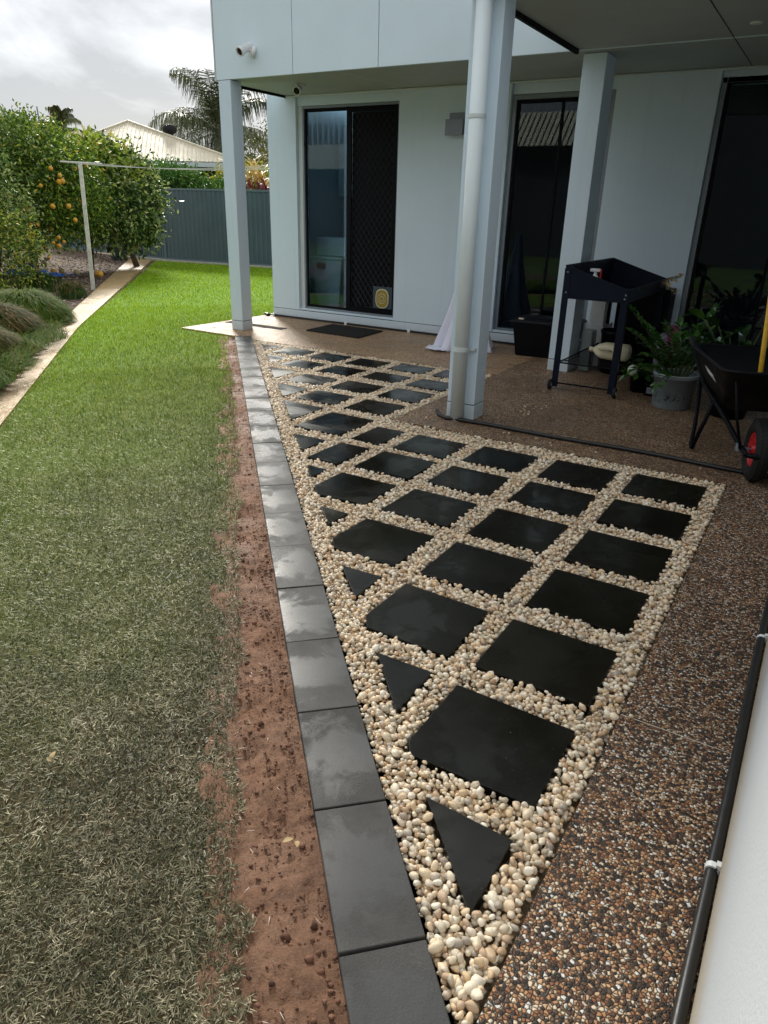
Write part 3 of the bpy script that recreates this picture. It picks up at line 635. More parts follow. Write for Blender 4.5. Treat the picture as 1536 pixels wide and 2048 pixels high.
# upper storey
FY = 7.49
MB().box(-7.035, .6, 7.53, 15, 3.03, 6.2).build('upper_wall', 'render', house)
xj = [-7.04, -5.853, -4.70, -3.53, -2.36, -1.19, -.02]
for a_, b_ in zip(xj[:-1], xj[1:]): MB().box(a_+.005, b_-.005, FY, 7.525, 2.985, 6.2).build('fascia_panel', 'panel', house, bevel=.002)
MB().box(-7.06, -7.042, FY-.004, 7.60, 2.975, 6.2).build('corner_trim', 'trim', house, bevel=.002)
MB().box(-7.05, .088, 7.526, WY-.002, 2.99, 3.028).build('soffit', 'soffit', house)
MB().box(-7.075, -7.051, 7.55, WY, 2.96, 3.04).build('soffit_edge', 'black_alu', house)
MB().box(-5.26, -5.25, 7.53, WY, 2.986, 2.99).build('soffit_joint', 'trim', house)
# patio roof
MB().box(-2.50, .088, 5.22, 7.488, 2.99, 3.05).build('patio_ceiling', 'soffit', house)
MB().box(-2.535, -2.505, 5.20, 7.486, 2.955, 3.30).build('roof_fascia', 'black_alu', house)
MB().box(-2.56, .1, 5.12, 5.216, 2.97, 3.30).build('roof_fascia', 'trim', house)
MB().box(-2.50, .088, 5.22, 7.486, 3.052, 3.28).build('patio_roof', 'roofgrey', house)
for q in (5.9, 6.6, 7.3):
    pass
MB().box(-1.19, -1.184, 5.24, WY, 2.987, 2.9895).build('ceiling_joint', 'dark', house)
MB().lathe([(0, 0), (.042, 0), (.047, .006), (.047, .012)], 20, (-.97, 7.03, 2.978)).build('downlight', 'white_plastic', house, smooth=True)
# posts
def post(x0, x1, y0, y1, zt):
    o = MB().box(x0, x1, y0, y1, .125, zt).build('patio_post', 'render', house, bevel=.004)
    MB().box(x0-.002, x1+.002, y0-.002, y1+.002, 0, .118).build('post_foot', 'render', o, bevel=.003)
    MB().box(x0+.004, x1-.004, y0+.004, y1-.004, .117, .126).build('foot_groove', 'dark', o)
post(-7.01, -6.815, 7.492, 7.69, 2.98)
post(-2.555, -2.31, 5.27, 5.46, 2.97)
post(-2.51, -2.285, 7.65, 7.97, 2.985)
# downpipe
dp = MB().tube([(-2.425, 5.195, 0), (-2.425, 5.195, 2.97)], .057, 28).build('downpipe', 'pipe', house, smooth=False)
for p in dp.data.polygons: p.use_smooth = len(p.vertices) == 4
MB().tube([(-2.425, 5.195, .565), (-2.425, 5.195, .595)], .062, 28).box(-2.372, -2.325, 5.235, 5.265, .57, .59).build('pipe_bracket', 'trim', dp)
MB().tube([(-2.425, 5.195, 2.2), (-2.425, 5.195, 2.225)], .062, 28).build('pipe_bracket', 'trim', dp)

# sliding doors
def door(x0, x1, z0, z1, fixed, name_label, fw_=.028):
    d = empty('sliding_door', ((x0+x1)/2, WY+.06, 0)); d.parent = house; d.location = Vector(((x0+x1)/2, WY+.06, 0))-house.location
    ya, yb = WY+.045, WY+.16
    m = MB(); m.box(x0, x0+fw_, ya, yb, z0, z1).box(x1-fw_, x1, ya, yb, z0, z1).box(x0+fw_, x1-fw_, ya, yb, z1-fw_, z1).box(x0+fw_, x1-fw_, ya, yb, z0, z0+.022)
    m.build('frame', 'alu', d, bevel=.002)
    return d
d1 = door(-6.825, -5.24, .17, 2.855, 0, '')
MB().box(-6.897, -6.828, WY+.05, WY+.12, .166, 2.858).build('jamb', 'trim', d1, bevel=.002)
m = MB().box(-6.795, -6.765, WY+.075, WY+.10, .195, 2.825).box(-6.765, -6.06, WY+.075, WY+.10, 2.785, 2.825).box(-6.765, -6.06, WY+.075, WY+.10, .195, .225)
m.build('sash', 'black_alu', d1, bevel=.002)
MB().box(-6.764, -6.06, WY+.085, WY+.091, .226, 2.784).build('glass_pane', 'glass', d1)
m = MB().box(-6.075, -6.0, WY+.048, WY+.073, .195, 2.825).box(-5.325, -5.27, WY+.048, WY+.073, .195, 2.825).box(-6.0, -5.325, WY+.048, WY+.073, 2.76, 2.825).box(-6.0, -5.325, WY+.048, WY+.073, .195, .27)
m.build('screen_frame', 'black_alu', d1, bevel=.002)
MB().box(-6.0, -5.325, WY+.085, WY+.089, .27, 2.76).build('screen_mesh', 'black_alu', d1)
# diamond grille
m = MB(); gx0, gx1, gz0, gz1 = -6.0, -5.325, .27, 2.76; W_g = gx1-gx0; stp = .085
def clipline(sg, c_):
    pts = []
    for xx in (gx0, gx1):
        zz = sg*(xx-gx0)*1.35+c_
        if gz0 <= zz <= gz1: pts.append((xx, zz))
    for zz in (gz0, gz1):
        xx = (zz-c_)/(sg*1.35)+gx0
        if gx0 < xx < gx1: pts.append((xx, zz))
    return pts[:2] if len(pts) >= 2 else None
c_ = gz0-1.0
while c_ < gz1+1.0:
    for sg in (1, -1):
        q = clipline(sg, c_)
        if q: m.tube([(q[0][0], WY+.066+.003*sg, q[0][1]), (q[1][0], WY+.066+.003*sg, q[1][1])], .0032, 4)
    c_ += stp*1.35
m.build('diamond_grille', MT['grille'], d1)
pf = MB().box(-5.60, -5.285, WY+.035, WY+.047, .275, .575).build('pet_flap', 'pettrim', d1, bevel=.004)
ov = MB(); cxp, czp = -5.44, .415
def oval(rx, rz, yy, n=24): return [(cxp+rx*math.copysign(abs(math.cos(q))**.75, math.cos(q)), yy, czp+rz*math.copysign(abs(math.sin(q))**.75, math.sin(q))) for q in [2*math.pi*k/n for k in range(n)]]
# (children of the flap would be a fourth level: they are parts of the door)
MB().poly3(oval(.108, .132, WY+.022), oval(.108, .132, WY+.034)).build('flap_rim', 'jug', d1)
MB().poly3(oval(.094, .118, WY+.016), oval(.094, .118, WY+.0215)).build('flap_panel', 'petflap', d1, bevel=.002)
MB().lathe([(.062, 0), (.066, .004), (.070, 0)], 24, (cxp, WY+.015, czp), (0, -1, 0)).lathe([(.028, 0), (.032, .004), (.036, 0)], 24, (cxp, WY+.015, czp), (0, -1, 0)).build('flap_ridges', 'jug', d1, smooth=True)
d2 = door(-3.715, -2.505, .17, 2.855, 0, '', .05)
MB().box(-3.66, -3.63, WY+.07, WY+.10, .195, 2.80).box(-3.12, -3.09, WY+.07, WY+.10, .195, 2.80).box(-3.63, -3.12, WY+.07, WY+.10, 2.765, 2.80).box(-3.09, -2.56, WY+.07, WY+.10, 2.765, 2.80).build('sash', 'black_alu', d2, bevel=.002)
MB().box(-3.63, -2.56, WY+.085, WY+.091, .195, 2.765).build('glass_pane', 'glass', d2)
d3 = door(-1.445, .085, .17, 2.91, 0, '', .05)
MB().box(-1.39, -1.36, WY+.07, WY+.10, .195, 2.85).box(-.68, -.65, WY+.07, WY+.10, .195, 2.85).build('sash', 'black_alu', d3, bevel=.002)
MB().box(-1.36, .03, WY+.085, WY+.091, .195, 2.85).build('glass_pane', 'glass', d3)

# wing wall close by on the right with its black tube
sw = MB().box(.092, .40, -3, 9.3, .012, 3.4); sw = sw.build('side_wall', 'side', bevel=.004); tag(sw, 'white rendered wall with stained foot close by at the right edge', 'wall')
tb = empty('black_tube', (.06, 2, .03), 'black lagged tube clipped along the foot of the near white wall', 'tube')
yy = np.linspace(-1, 4.6, 60); pts = [(.073+.002*math.sin(v*4), v, .018+.002*math.sin(v*7)) for v in yy]
MB().tube(pts, .0155, 12).build('tube', 'hose', tb, smooth=True)
for v in (1.62, 2.92):
    MB().tube([(.073, v-.009, .019), (.073, v+.009, .019)], .0185, 14).box(.080, .0915, v-.009, v+.009, .028, .045).build('clip', 'white_plastic', tb)

# unseen neighbour's house that the doors reflect (behind the viewer)
nb = empty('unseen_neighbour_house', (-14, -14, 0), 'unseen dark two storey neighbour house, bulk added to keep sky out of the door glass, white balcony rail mirrored there', 'house')
MB().box(-26, 12, -17, -13, -.2, 5.2).build('wall', 'dark_wall', nb)  # long dark wall added to keep sky out of the door glass
MB().box(-23.2, -20.2, -13.6, -11.7, 3.2, 4.2).build('balcony', 'cream_wall', nb)
for k in range(10): MB().box(-23.1+k*.3, -23.04+k*.3, -11.9, -11.82, 4.2, 5.5).build('baluster', 'cream_wall', nb)
MB().box(-23.2, -20.2, -11.92, -11.8, 5.5, 5.62).build('rail', 'cream_wall', nb)
m = MB()
for k in range(18): m.quad((-13.5+k*.22, -11.8, 4.0), (-13.35+k*.22, -11.8, 4.0), (-13.35+k*.22, -13, 5.3), (-13.5+k*.22, -13, 5.3))
m.build('roof', 'roof', nb)
MB().box(-27, 13, -17.5, -13, 5.2, 8.0).build('roof', 'roofgrey', nb)  # tall upper block added so the door tops reflect dark too

# ------------------------------------------------------------------ things on the walls
def camera_thing(loc, d, mount, label, s=1.0):
    t = empty('security_camera', loc, label, 'security camera', 'white bullet security cameras'); p = Vector(loc); d = Vector(d).normalized(); q = p+Vector(mount)
    md = Vector(mount).normalized()
    MB().lathe([(0, 0), (.048*s, 0), (.048*s, .02*s), (.036*s, .032*s), (0, .032*s)], 20, q, -md).build('mount', 'white_plastic', t, smooth=True)
    MB().tube([q-md*.02*s, p+md*.035*s, p], .016*s, 10).build('arm', 'white_plastic', t, smooth=True)
    MB().lathe([(0, -.085*s), (.026*s, -.08*s), (.034*s, -.06*s), (.036*s, .05*s), (.041*s, .052*s), (.041*s, .088*s), (.034*s, .088*s), (.032*s, .078*s), (.0315*s, .077*s)], 24, p, d).build('body', 'white_plastic', t, smooth=True)
    MB().lathe([(0, .077*s), (.033*s, .077*s)], 24, p, d).lathe([(.013*s, .078*s), (.011*s, .084*s), (0, .086*s)], 16, p, d).build('lens', 'lens', t)
camera_thing((-6.47, 7.40, 3.265), (-.10, -.80, -.42), (.055, .088, -.03), 'white bullet security camera on the upper wall panel above the far post', 1.25)
camera_thing((-6.27, 8.15, 2.945), (.25, -.86, -.36), (0, .03, .048), 'white bullet security camera hanging under the soffit by the first door', 1.25)
lt = empty('wall_light', (-4.39, 8.83, 2.57), 'square grey wall light on the wall between the doors', 'wall light')
MB().box(-4.50, -4.265, 8.845, 8.869, 2.45, 2.69).build('back_plate', 'alu', lt, bevel=.003)
MB().box(-4.515, -4.28, 8.77, 8.8, 2.44, 2.615).box(-4.50, -4.29, 8.80, 8.845, 2.46, 2.60).build('cover', 'alu', lt, bevel=.003)

cb = empty('irrigation_line', (-5.5, 8.84, .02), 'thin black irrigation line with white clips along the foot of the far wall', 'irrigation line')
MB().tube([(-7.46, 8.80, .02), (-7.40, 8.835, .022)]+[(xx, 8.847+.003*math.sin(xx*5), .020) for xx in np.arange(-7.3, -3.0, .2)], .013, 8).build('line', 'hose', cb, smooth=True)
for xx in (-7.38, -6.02, -4.95): MB().box(xx-.02, xx+.02, 8.822, 8.866, .0, .045).build('clip', 'white_plastic', cb, bevel=.004)
tag(MB().tube([(-7.52, 8.78, .03), (-7.47, 8.80, .02), (-7.44, 8.80, .02)], [.02, .024, .02], 8).build('end_cap', 'hose', smooth=True), 'small black end fitting at the foot of the wall corner', 'fitting')
hs = MB().tube([(-2.66, 5.30, .020), (-2.60, 5.21, .017)]+[(xx, 5.14+.10*(1-((xx+1.2)/1.4)**2)*.35+.012*math.sin(xx*5), .016) for xx in np.arange(-2.5, .08, .1)], .016, 10).build('garden_hose', 'hose', smooth=True)
tag(hs, 'black garden hose lying across the patio edge from downpipe to wheelbarrow', 'hose')
mt_ = MB().prism([(-6.13, 8.02), (-5.22, 7.96), (-5.27, 8.66), (-6.16, 8.70)], 0.001, .018).build('door_mat', 'mat', bevel=.004); tag(mt_, 'black bristle door mat in front of the far sliding door', 'door mat')

# behind the first door
ht = empty('laundry_hamper', (-6.7, 9.5, .158), 'grey plastic laundry hamper standing behind the far glass door', 'hamper')
MB().poly3([(-6.93, 9.36, .16), (-6.52, 9.36, .16), (-6.52, 9.62, .16), (-6.93, 9.62, .16)], [(-7.0, 9.30, .86), (-6.42, 9.30, .86), (-6.42, 9.68, .86), (-7.0, 9.68, .86)]).build('tub', 'grey_plastic', ht, bevel=.02)
MB().box(-7.04, -6.38, 9.27, 9.70, .86, .90).build('lid', 'grey_plastic', ht, bevel=.008)
MB().box(-6.86, -6.72, 9.27, 9.30, .72, .80).build('handle', 'black_plastic', ht)
tag(MB().box(-6.92, -6.40, 9.36, 9.64, .905, 1.17).build('storage_box', 'grey_plastic', bevel=.012), 'pale storage box on top of the laundry hamper behind glass', 'box')
tag(MB().box(-7.1, -6.2, 10.2, 10.58, 1.75, 2.75).build('wall_cabinet', 'cabinet', bevel=.004), 'pale wall cabinet inside the laundry behind the far door', 'cabinet')

# ------------------------------------------------------------------ black storage bin
bn = empty('storage_bin', (-2.85, 8.45, 0), 'black plastic storage bin with lid in front of the narrow glass door', 'storage bin')
MB().poly3([(-3.12, 8.22, .0), (-2.5, 8.30, .0), (-2.53, 8.72, .0), (-3.14, 8.66, .0)], [(-3.17, 8.17, .39), (-2.45, 8.25, .39), (-2.48, 8.77, .39), (-3.19, 8.71, .39)]).build('tub', 'black_plastic', bn, bevel=.015)
MB().poly3([(-3.20, 8.14, .392), (-2.42, 8.22, .392), (-2.45, 8.80, .392), (-3.22, 8.74, .392)], [(-3.18, 8.16, .43), (-2.44, 8.24, .43), (-2.47, 8.78, .43), (-3.20, 8.72, .43)]).build('lid', 'black_plastic', bn, bevel=.008)
MB().poly3([(-3.05, 8.26, .431), (-2.55, 8.32, .431), (-2.58, 8.68, .431), (-3.07, 8.64, .431)], [(-3.03, 8.28, .445), (-2.57, 8.34, .445), (-2.6, 8.66, .445), (-3.05, 8.62, .445)]).build('lid_ridge', 'black_plastic', bn, bevel=.005)
MB().box(-3.10, -3.04, 8.18, 8.21, .432, .446).build('tag', 'jug', bn)

# ------------------------------------------------------------------ white sheet gathered behind the post
nu, nv = 90, 40; V = []; F = []
for j in range(nv):
    tt = j/(nv-1)
    for i in range(nu):
        a = 2*math.pi*i/nu
        rr = .04+.28*tt**1.3; fold = 1+(.10+.16*tt)*math.sin(a*7+2.2*tt)+.09*tt*math.sin(a*13+1+3*tt)
        x_ = -3.78+rr*1.0*fold*math.cos(a)-.02*tt; y_ = 8.20+rr*.95*fold*math.sin(a); z_ = 1.32*(1-tt)**1.08+.006
        if tt > .75: z_ += .03*math.sin(a*5+tt*9)*(1-tt)*4*.5
        V.append((x_, min(y_, 8.85), max(z_, .006)))
for j in range(nv-1):
    for i in range(nu): F.append((j*nu+i, (j+1)*nu+i, (j+1)*nu+(i+1) % nu, j*nu+(i+1) % nu))
m = MB(); m.v = V; m.f = F; o = m.build('white_sheet', 'white_cloth', origin=(-3.8, 8.2, 0), smooth=True); tag(o, 'white cloth sheet draped in folds to the floor behind the near post', 'sheet')
so_ = o.modifiers.new('thick', 'SOLIDIFY'); so_.thickness = .004
m = MB()
for i in range(10):
    for j in range(6): m.v.append((-4.14+i*.030, 8.02-.045*j+.02*math.sin(i), .012+.05*abs(math.sin(i*1.1+j*.7))*(1-abs(j-2.5)/4)))
for i in range(9):
    for j in range(5): m.f.append((i*6+j, (i+1)*6+j, (i+1)*6+j+1, i*6+j+1))
o2 = m.build('trailing_corner', 'white_cloth', o, smooth=True, sub=1)

# ------------------------------------------------------------------ navy garden trough on legs
tr_ = empty('planter_trough', (-1.85, 7.6, 0), 'tall navy metal planter trough on wheeled legs standing on the patio', 'planter')
xl, xr, y0, y1 = -2.155, -1.555, 6.77, 8.42
def thinquad(a, b, c, d, n_, th=.006):
    n_ = Vector(n_)*th; return MB().poly3([Vector(a), Vector(b), Vector(c), Vector(d)], [Vector(a)+n_, Vector(b)+n_, Vector(c)+n_, Vector(d)+n_])
for yv, nn in ((y0, 1), (y1, -1)):
    thinquad((xl, yv, .865), (xr, yv, .865), (xr, yv, .975), (xl, yv, 1.155), (0, nn, 0)).build('end_panel', 'navy', tr_)
thinquad((xl, y0+.007, .865), (xl, y1-.007, .865), (xl, y1-.007, 1.155), (xl, y0+.007, 1.155), (1, 0, 0)).build('side_panel', 'navy', tr_)
thinquad((xr, y0+.007, .865), (xr, y1-.007, .865), (xr, y1-.007, .975), (xr, y0+.007, .975), (-1, 0, 0)).build('side_panel', 'navy', tr_)
MB().box(xl+.007, xr-.007, y0+.008, y1-.008, .866, .875).build('tray_floor', 'navy', tr_)
m = MB(); m.tube([(xl, y0, 1.157), (xr, y0, .977), (xr, y1, .977), (xl, y1, 1.157), (xl, y0, 1.157)], .005, 6); m.build('rim', 'navy', tr_)
for xx, sg in ((xl, 1), (xr, -1)):
    for yv, sy in ((y0, 1), (y1, -1)):
        zt = 1.13 if xx == xl else .95
        MB().box(min(xx-.004*sg, xx-.004*sg+.06*sg), max(xx-.004*sg, xx-.004*sg+.06*sg), yv-.004*sy if sy > 0 else yv, yv if sy > 0 else yv+.004, .03, zt).box(min(xx-.006*sg, xx-.002*sg), max(xx-.006*sg, xx-.002*sg), min(yv-.002*sy, yv+.055*sy), max(yv-.002*sy, yv+.055*sy), .03, zt).build('leg', 'navy', tr_)
for xx in (xl-.015, xr+.015):
    wv = MB().tube([(xx-.014, y0-.01, .05), (xx+.014, y0-.01, .05)], .05, 20).build('wheel', 'rubber', tr_, bevel=.004)
    MB().tube([(xx-.017, y0-.01, .05), (xx+.017, y0-.01, .05)], .02, 12).build('hub', 'grey_plastic', wv)
MB().tube([(xl, y0, .07), (xr, y0, .07)], .008, 8).build('axle', 'black_alu', tr_)
m = MB().tube([(xl+.03, y0+.02, .262), (xr-.03, y0+.02, .262), (xr-.03, y1-.02, .262), (xl+.03, y1-.02, .262), (xl+.03, y0+.02, .262)], .007, 6)
for k in range(34): m.tube([(xl+.03, y0+.05+k*.047, .262), (xr-.03, y0+.05+k*.047, .262)], .0028, 5)
m.build('wire_shelf', 'black_alu', tr_)
for xx, zz in ((xl+.025, 1.10), (xl+.03, .92), (xr-.02, .935), (xr-.025, .90)): MB().lathe([(0, .004), (.007, .003), (.009, 0)], 10, (xx, y0-.004, zz), (0, -1, 0)).build('bolt', 'alu', tr_)
sb = empty('spray_bottle', (-2.0, 7.22, .876), 'white spray bottle with red trigger standing in the navy trough', 'spray bottle')
MB().lathe([(0, 0), (.042, 0), (.045, .02), (.045, .13), (.03, .165), (.016, .185), (.016, .20)], 20, (-2.0, 7.22, .876)).build('bottle', 'white_plastic', sb, smooth=True)
MB().box(-2.052, -1.955, 7.205, 7.235, 1.085, 1.115).box(-2.013, -1.987, 7.207, 7.233, 1.07, 1.085).build('spray_head', 'white_plastic', sb, bevel=.006)
MB().box(-1.954, -1.94, 7.207, 7.233, 1.03, 1.113).build('trigger', 'red', sb, bevel=.004)
MB().tube([(-2.0, 7.22, .94), (-2.0, 7.22, 1.0)], .0465, 20).build('band', 'label_green', sb)
# milky jug lying on the shelf
jg = empty('plastic_jug', (-1.75, 7.25, .27), 'milky cream plastic jug lying on the wire shelf of the navy trough', 'jug')
c0 = Vector((-1.74, 7.22, .268+.085))
m = MB()
secs = [(-.20, .018, .018), (-.17, .02, .02), (-.165, .028, .028), (-.12, .07, .06), (-.07, .092, .078), (.10, .095, .082), (.165, .09, .078), (.185, .06, .05)]
for xx, ry, rz in secs:
    for q in range(16):
        aa = 2*math.pi*q/16; cs_, sn = math.cos(aa), math.sin(aa); pw = .6
        m.v.append((c0.x+xx, c0.y+ry*math.copysign(abs(cs_)**pw, cs_), c0.z+rz*math.copysign(abs(sn)**pw, sn)))
for k in range(len(secs)-1):
    for q in range(16): m.f.append((k*16+q, k*16+(q+1) % 16, (k+1)*16+(q+1) % 16, (k+1)*16+q))
m.f.append(tuple(range(15, -1, -1))); m.f.append(tuple((len(secs)-1)*16+q for q in range(16)))
m.build('bottle', 'jug', jg, smooth=True)
MB().tube([c0+Vector((-.12, -.06, .03)), c0+Vector((-.09, -.115, .035)), c0+Vector((.0, -.12, .03)), c0+Vector((.03, -.085, .01))], .011, 8).build('handle', 'jug', jg, smooth=True)
MB().tube([c0+Vector((-.215, 0, 0)), c0+Vector((-.185, 0, 0))], .024, 14).build('cap', 'jug', jg)
# clutter behind and beneath the trough
bk = empty('black_bucket', (-1.80, 8.1, 0), 'black bucket with rim standing on the patio under the navy trough', 'bucket')
MB().lathe([(0, 0.004), (.15, .0), (.19, .42), (.20, .425), (.20, .45), (.185, .45), (.14, .03), (0, .03)], 28, (-1.86, 7.98, 0)).build('bucket', 'black_plastic', bk, smooth=True)
MB().tube([(-1.86+.19*math.cos(a), 7.98-.19*math.sin(a)*.6, .42-.12*math.sin(a)) for a in np.linspace(0, math.pi, 12)], .004, 6).build('handle', 'wire', bk)
gb = empty('plastic_wrapped_pack', (-2.14, 7.9, 0), 'clear plastic wrapped pack with green print beside the black bucket', 'pack')
MB().box(-2.22, -2.10, 7.80, 7.98, 0.002, .44).build('wrap', 'wrap', gb, bevel=.02); MB().box(-2.20, -2.12, 7.82, 7.96, .01, .22).build('green_band', 'label_green', gb, bevel=.02); MB().box(-2.20, -2.12, 7.82, 7.96, .23, .42).build('grey_band', 'greybag', gb, bevel=.02)
tag(MB().box(-2.27, -2.11, 8.2, 8.32, .45, .72).box(-2.28, -2.10, 8.18, 8.6, 0.0, .449).build('white_carton', 'white_plastic', bevel=.006), 'white carton standing behind the clear plastic pack by the post', 'carton')
cr_ = MB().box(-2.06, -1.50, 8.48, 8.80, 0.0, .86).build('black_crate', 'black_plastic', bevel=.01); tag(cr_, 'black cabinet against the wall behind the navy trough', 'cabinet')
tag(MB().box(-1.40, -1.16, 7.55, 7.80, 0, .52).build('grey_sack', 'greybag', bevel=.05), 'grey printed sack standing behind the potted plant', 'sack')
o = MB().poly3([(-1.25, 7.45, .34), (-1.12, 7.43, .33), (-1.11, 7.50, .33), (-1.24, 7.52, .34)], [(-1.30, 7.43, .62), (-1.19, 7.42, .64), (-1.18, 7.48, .64), (-1.29, 7.50, .62)]).build('foil_packet', 'magenta', bevel=.015); tag(o, 'shiny magenta foil packet leaning on the grey sack', 'packet')
tag(MB().box(-1.27, -1.09, 7.42, 7.545, .002, .325).build('planter_box', 'black_plastic', bevel=.01), 'small black box under the magenta packet', 'box')

# ------------------------------------------------------------------ plants in pots
def frond_stem(base, az, ln, bend, npair, lf, wd, m_st, LV, rise=1.25, start=.25):
    pts = []; p = Vector(base); e_ = rise; stp_ = ln/10
    for k in range(11):
        pts.append(p.copy()); d = Vector((math.cos(az)*math.cos(e_), math.sin(az)*math.cos(e_), math.sin(e_))); p = p+d*stp_; e_ -= bend/10
    m_st.tube(pts, [.009*(1-.07*k) for k in range(11)], 6)
    for k in range(npair):
        f_ = start+(1-start)*(k+.5)/npair; i = min(9, int(f_*10)); q = pts[i].lerp(pts[i+1], f_*10-i); d = (pts[i+1]-pts[i]).normalized()
        sdv = d.cross(Vector((0, 0, 1))); sdv = sdv.normalized() if sdv.length > .1 else Vector((1, 0, 0))
        for sg in (-1, 1):
            dr = (sdv*sg*.8+d*.6+Vector((0, 0, .15))).normalized(); LV.append((q, dr, lf*random.uniform(.8, 1.1)*(1-.35*abs(f_-.5)), wd*random.uniform(.85, 1.1)))
    d = (pts[-1]-pts[-2]).normalized(); LV.append((pts[-1], d, lf*.9, wd))
def leafmesh(LV, name, mat, parent, curved=True):
    V = []; F = []; RR = []
    for q, d, l_, w_ in LV:
        u = Vector((0, 0, 1))+Vector([random.uniform(-.5, .5) for _ in range(3)]); s_ = d.cross(u).normalized(); n_ = s_.cross(d).normalized(); i = len(V)
        prof = [(0, .02), (.2, .33), (.45, .5), (.7, .42), (.9, .18), (1, 0.0)]
        for f_, h in prof:
            c_ = q+d*l_*f_+n_*(l_*.10*math.sin(f_*3.14)-.05*l_*f_); V += [tuple(c_-s_*w_*h+n_*w_*.12*(h/.5)), tuple(c_), tuple(c_+s_*w_*h+n_*w_*.12*(h/.5))]
        for k in range(5):
            a_ = i+k*3; F += [(a_, a_+1, a_+4, a_+3), (a_+1, a_+2, a_+5, a_+4)]
        RR += [random.random()]*18
    return npmesh(name, V, F, mat, parent=parent, rnd=RR, smooth=True, origin=tuple(world_loc(parent)))
zz = empty('potted_plant', (-1.03, 6.80, 0), 'glossy green houseplant with arching stems in a scuffed grey pot', 'potted plant')
PC = Vector((-1.03, 6.78, 0))
MB().lathe([(0, .004), (.155, 0), (.165, .01), (.182, .27), (.195, .272), (.195, .305), (.180, .305), (.172, .25), (0, .25)], 36, PC).build('pot', 'scuffpot', zz, smooth=True, origin=PC)
MB().lathe([(.186, .306), (.196, .306), (.196, .312), (.186, .312), (.186, .306)], 36, PC).build('pot_rim', 'trim', zz, smooth=True)
MB().lathe([(0, .26), (.172, .255)], 24, PC).build('potting_soil', 'mulch', zz)
ms_ = MB(); LV = []
for k in range(19):
    az = 2*math.pi*k/19+random.uniform(-.2, .2); b_ = PC+Vector((.07*math.cos(az), .07*math.sin(az), .25))
    frond_stem(b_, az, random.uniform(.38, .62), random.uniform(.5, 1.3), 9, .10, .042, ms_, LV, random.uniform(1.0, 1.5))
frond_stem(PC+Vector((-.07, 0, .25)), math.pi*.98, .78, .55, 10, .115, .045, ms_, LV, 1.15, .4)
frond_stem(PC+Vector((-.05, -.05, .25)), math.pi*1.1, .42, 1.9, 9, .10, .042, ms_, LV, .9, .2)
frond_stem(PC+Vector((.02, .02, .25)), .6, .66, .3, 9, .12, .05, ms_, LV, 1.35, .4)
frond_stem(PC+Vector((.02, -.08, .25)), -1.9, .36, 1.8, 8, .09, .04, ms_, LV, .8, .2)
ms_.build('stems', 'stem', zz, smooth=True); leafmesh(LV, 'foliage', 'zz_leaf', zz)
z2 = empty('potted_plant', (-.55, 6.75, 0), 'broad leaved houseplant in a black pot behind the wheelbarrow', 'potted plant')
MB().lathe([(0, .004), (.14, 0), (.17, .28), (.18, .28), (.18, .30), (.16, .30), (.15, .24), (0, .24)], 28, (-.55, 6.75, 0)).build('pot', 'black_plastic', z2, smooth=True)
ms_ = MB(); LV = []
for k in range(17):
    az = 2*math.pi*k/17+random.uniform(-.2, .2); b_ = Vector((-.55, 6.75, .24))+Vector((.05*math.cos(az), .05*math.sin(az), 0)); ln = random.uniform(.28, .58)
    pts = [b_+Vector((math.cos(az)*ln*.55*f_**1.5, math.sin(az)*ln*.55*f_**1.5, ln*f_)) for f_ in np.linspace(0, 1, 7)]; ms_.tube(pts, .006, 6)
    LV.append((pts[-1], Vector((math.cos(az), math.sin(az), random.uniform(-.2, .6))).normalized(), random.uniform(.18, .26), random.uniform(.08, .11)))
    LV.append((pts[-3], Vector((math.cos(az+1), math.sin(az+1), .3)).normalized(), .17, .07))
ms_.build('stems', 'stem', z2, smooth=True); leafmesh(LV, 'foliage', 'zz_leaf', z2)
# low trailing plants under the trough
z3 = empty('trailing_plant', (-1.45, 7.1, 0), 'low trailing plant with broad leaves in a small pot beside the jug', 'potted plant')
MB().lathe([(0, .004), (.08, 0), (.10, .15), (.105, .15), (.09, .13), (0, .13)], 20, (-1.42, 7.22, 0)).build('pot', 'black_plastic', z3, smooth=True)
ms_ = MB(); LV = []
for k in range(12):
    az = 2*math.pi*k/12; b_ = Vector((-1.42, 7.22, .14)); frond_stem(b_, az, random.uniform(.18, .34), 1.9, 3, .11, .055, ms_, LV, 1.2, .5)
ms_.build('stems', 'stem', z3, smooth=True); leafmesh(LV, 'foliage', 'zz_leaf', z3)
tag(MB().lathe([(0, .0), (.03, .002), (.048, .03), (.050, .055), (.040, .085), (.022, .098), (0, .10)], 20, (-1.47, 7.05, .20), (.3, -.5, .8)).build('white_flower_cup', 'white_plastic', smooth=True, parent=z3)) if False else MB().lathe([(0, .0), (.03, .002), (.046, .03), (.048, .055), (.038, .08), (.02, .092), (0, .094)], 20, (-1.475, 7.03, .20), (.3, -.5, .8)).build('flower', 'white_plastic', z3, smooth=True)
z4 = empty('orchid_pot', (-1.22, 7.3, 0), 'small dark potted plant with white speckled label near the foil packet', 'potted plant')
MB().lathe([(0, .004), (.06, 0), (.075, .12), (.08, .12), (.07, .10), (0, .10)], 20, (-1.28, 7.12, 0)).build('pot', 'black_plastic', z4, smooth=True)
ms_ = MB(); LV = []
for k in range(8): frond_stem(Vector((-1.28, 7.12, .1)), k*.8, random.uniform(.15, .3), 1.2, 3, .09, .035, ms_, LV, 1.2, .4)
ms_.build('stems', 'stem', z4, smooth=True); leafmesh(LV, 'foliage', 'leaf_green', z4); MB().box(-1.31, -1.24, 7.036, 7.042, .03, .09).build('plant_label', 'greybag', z4)

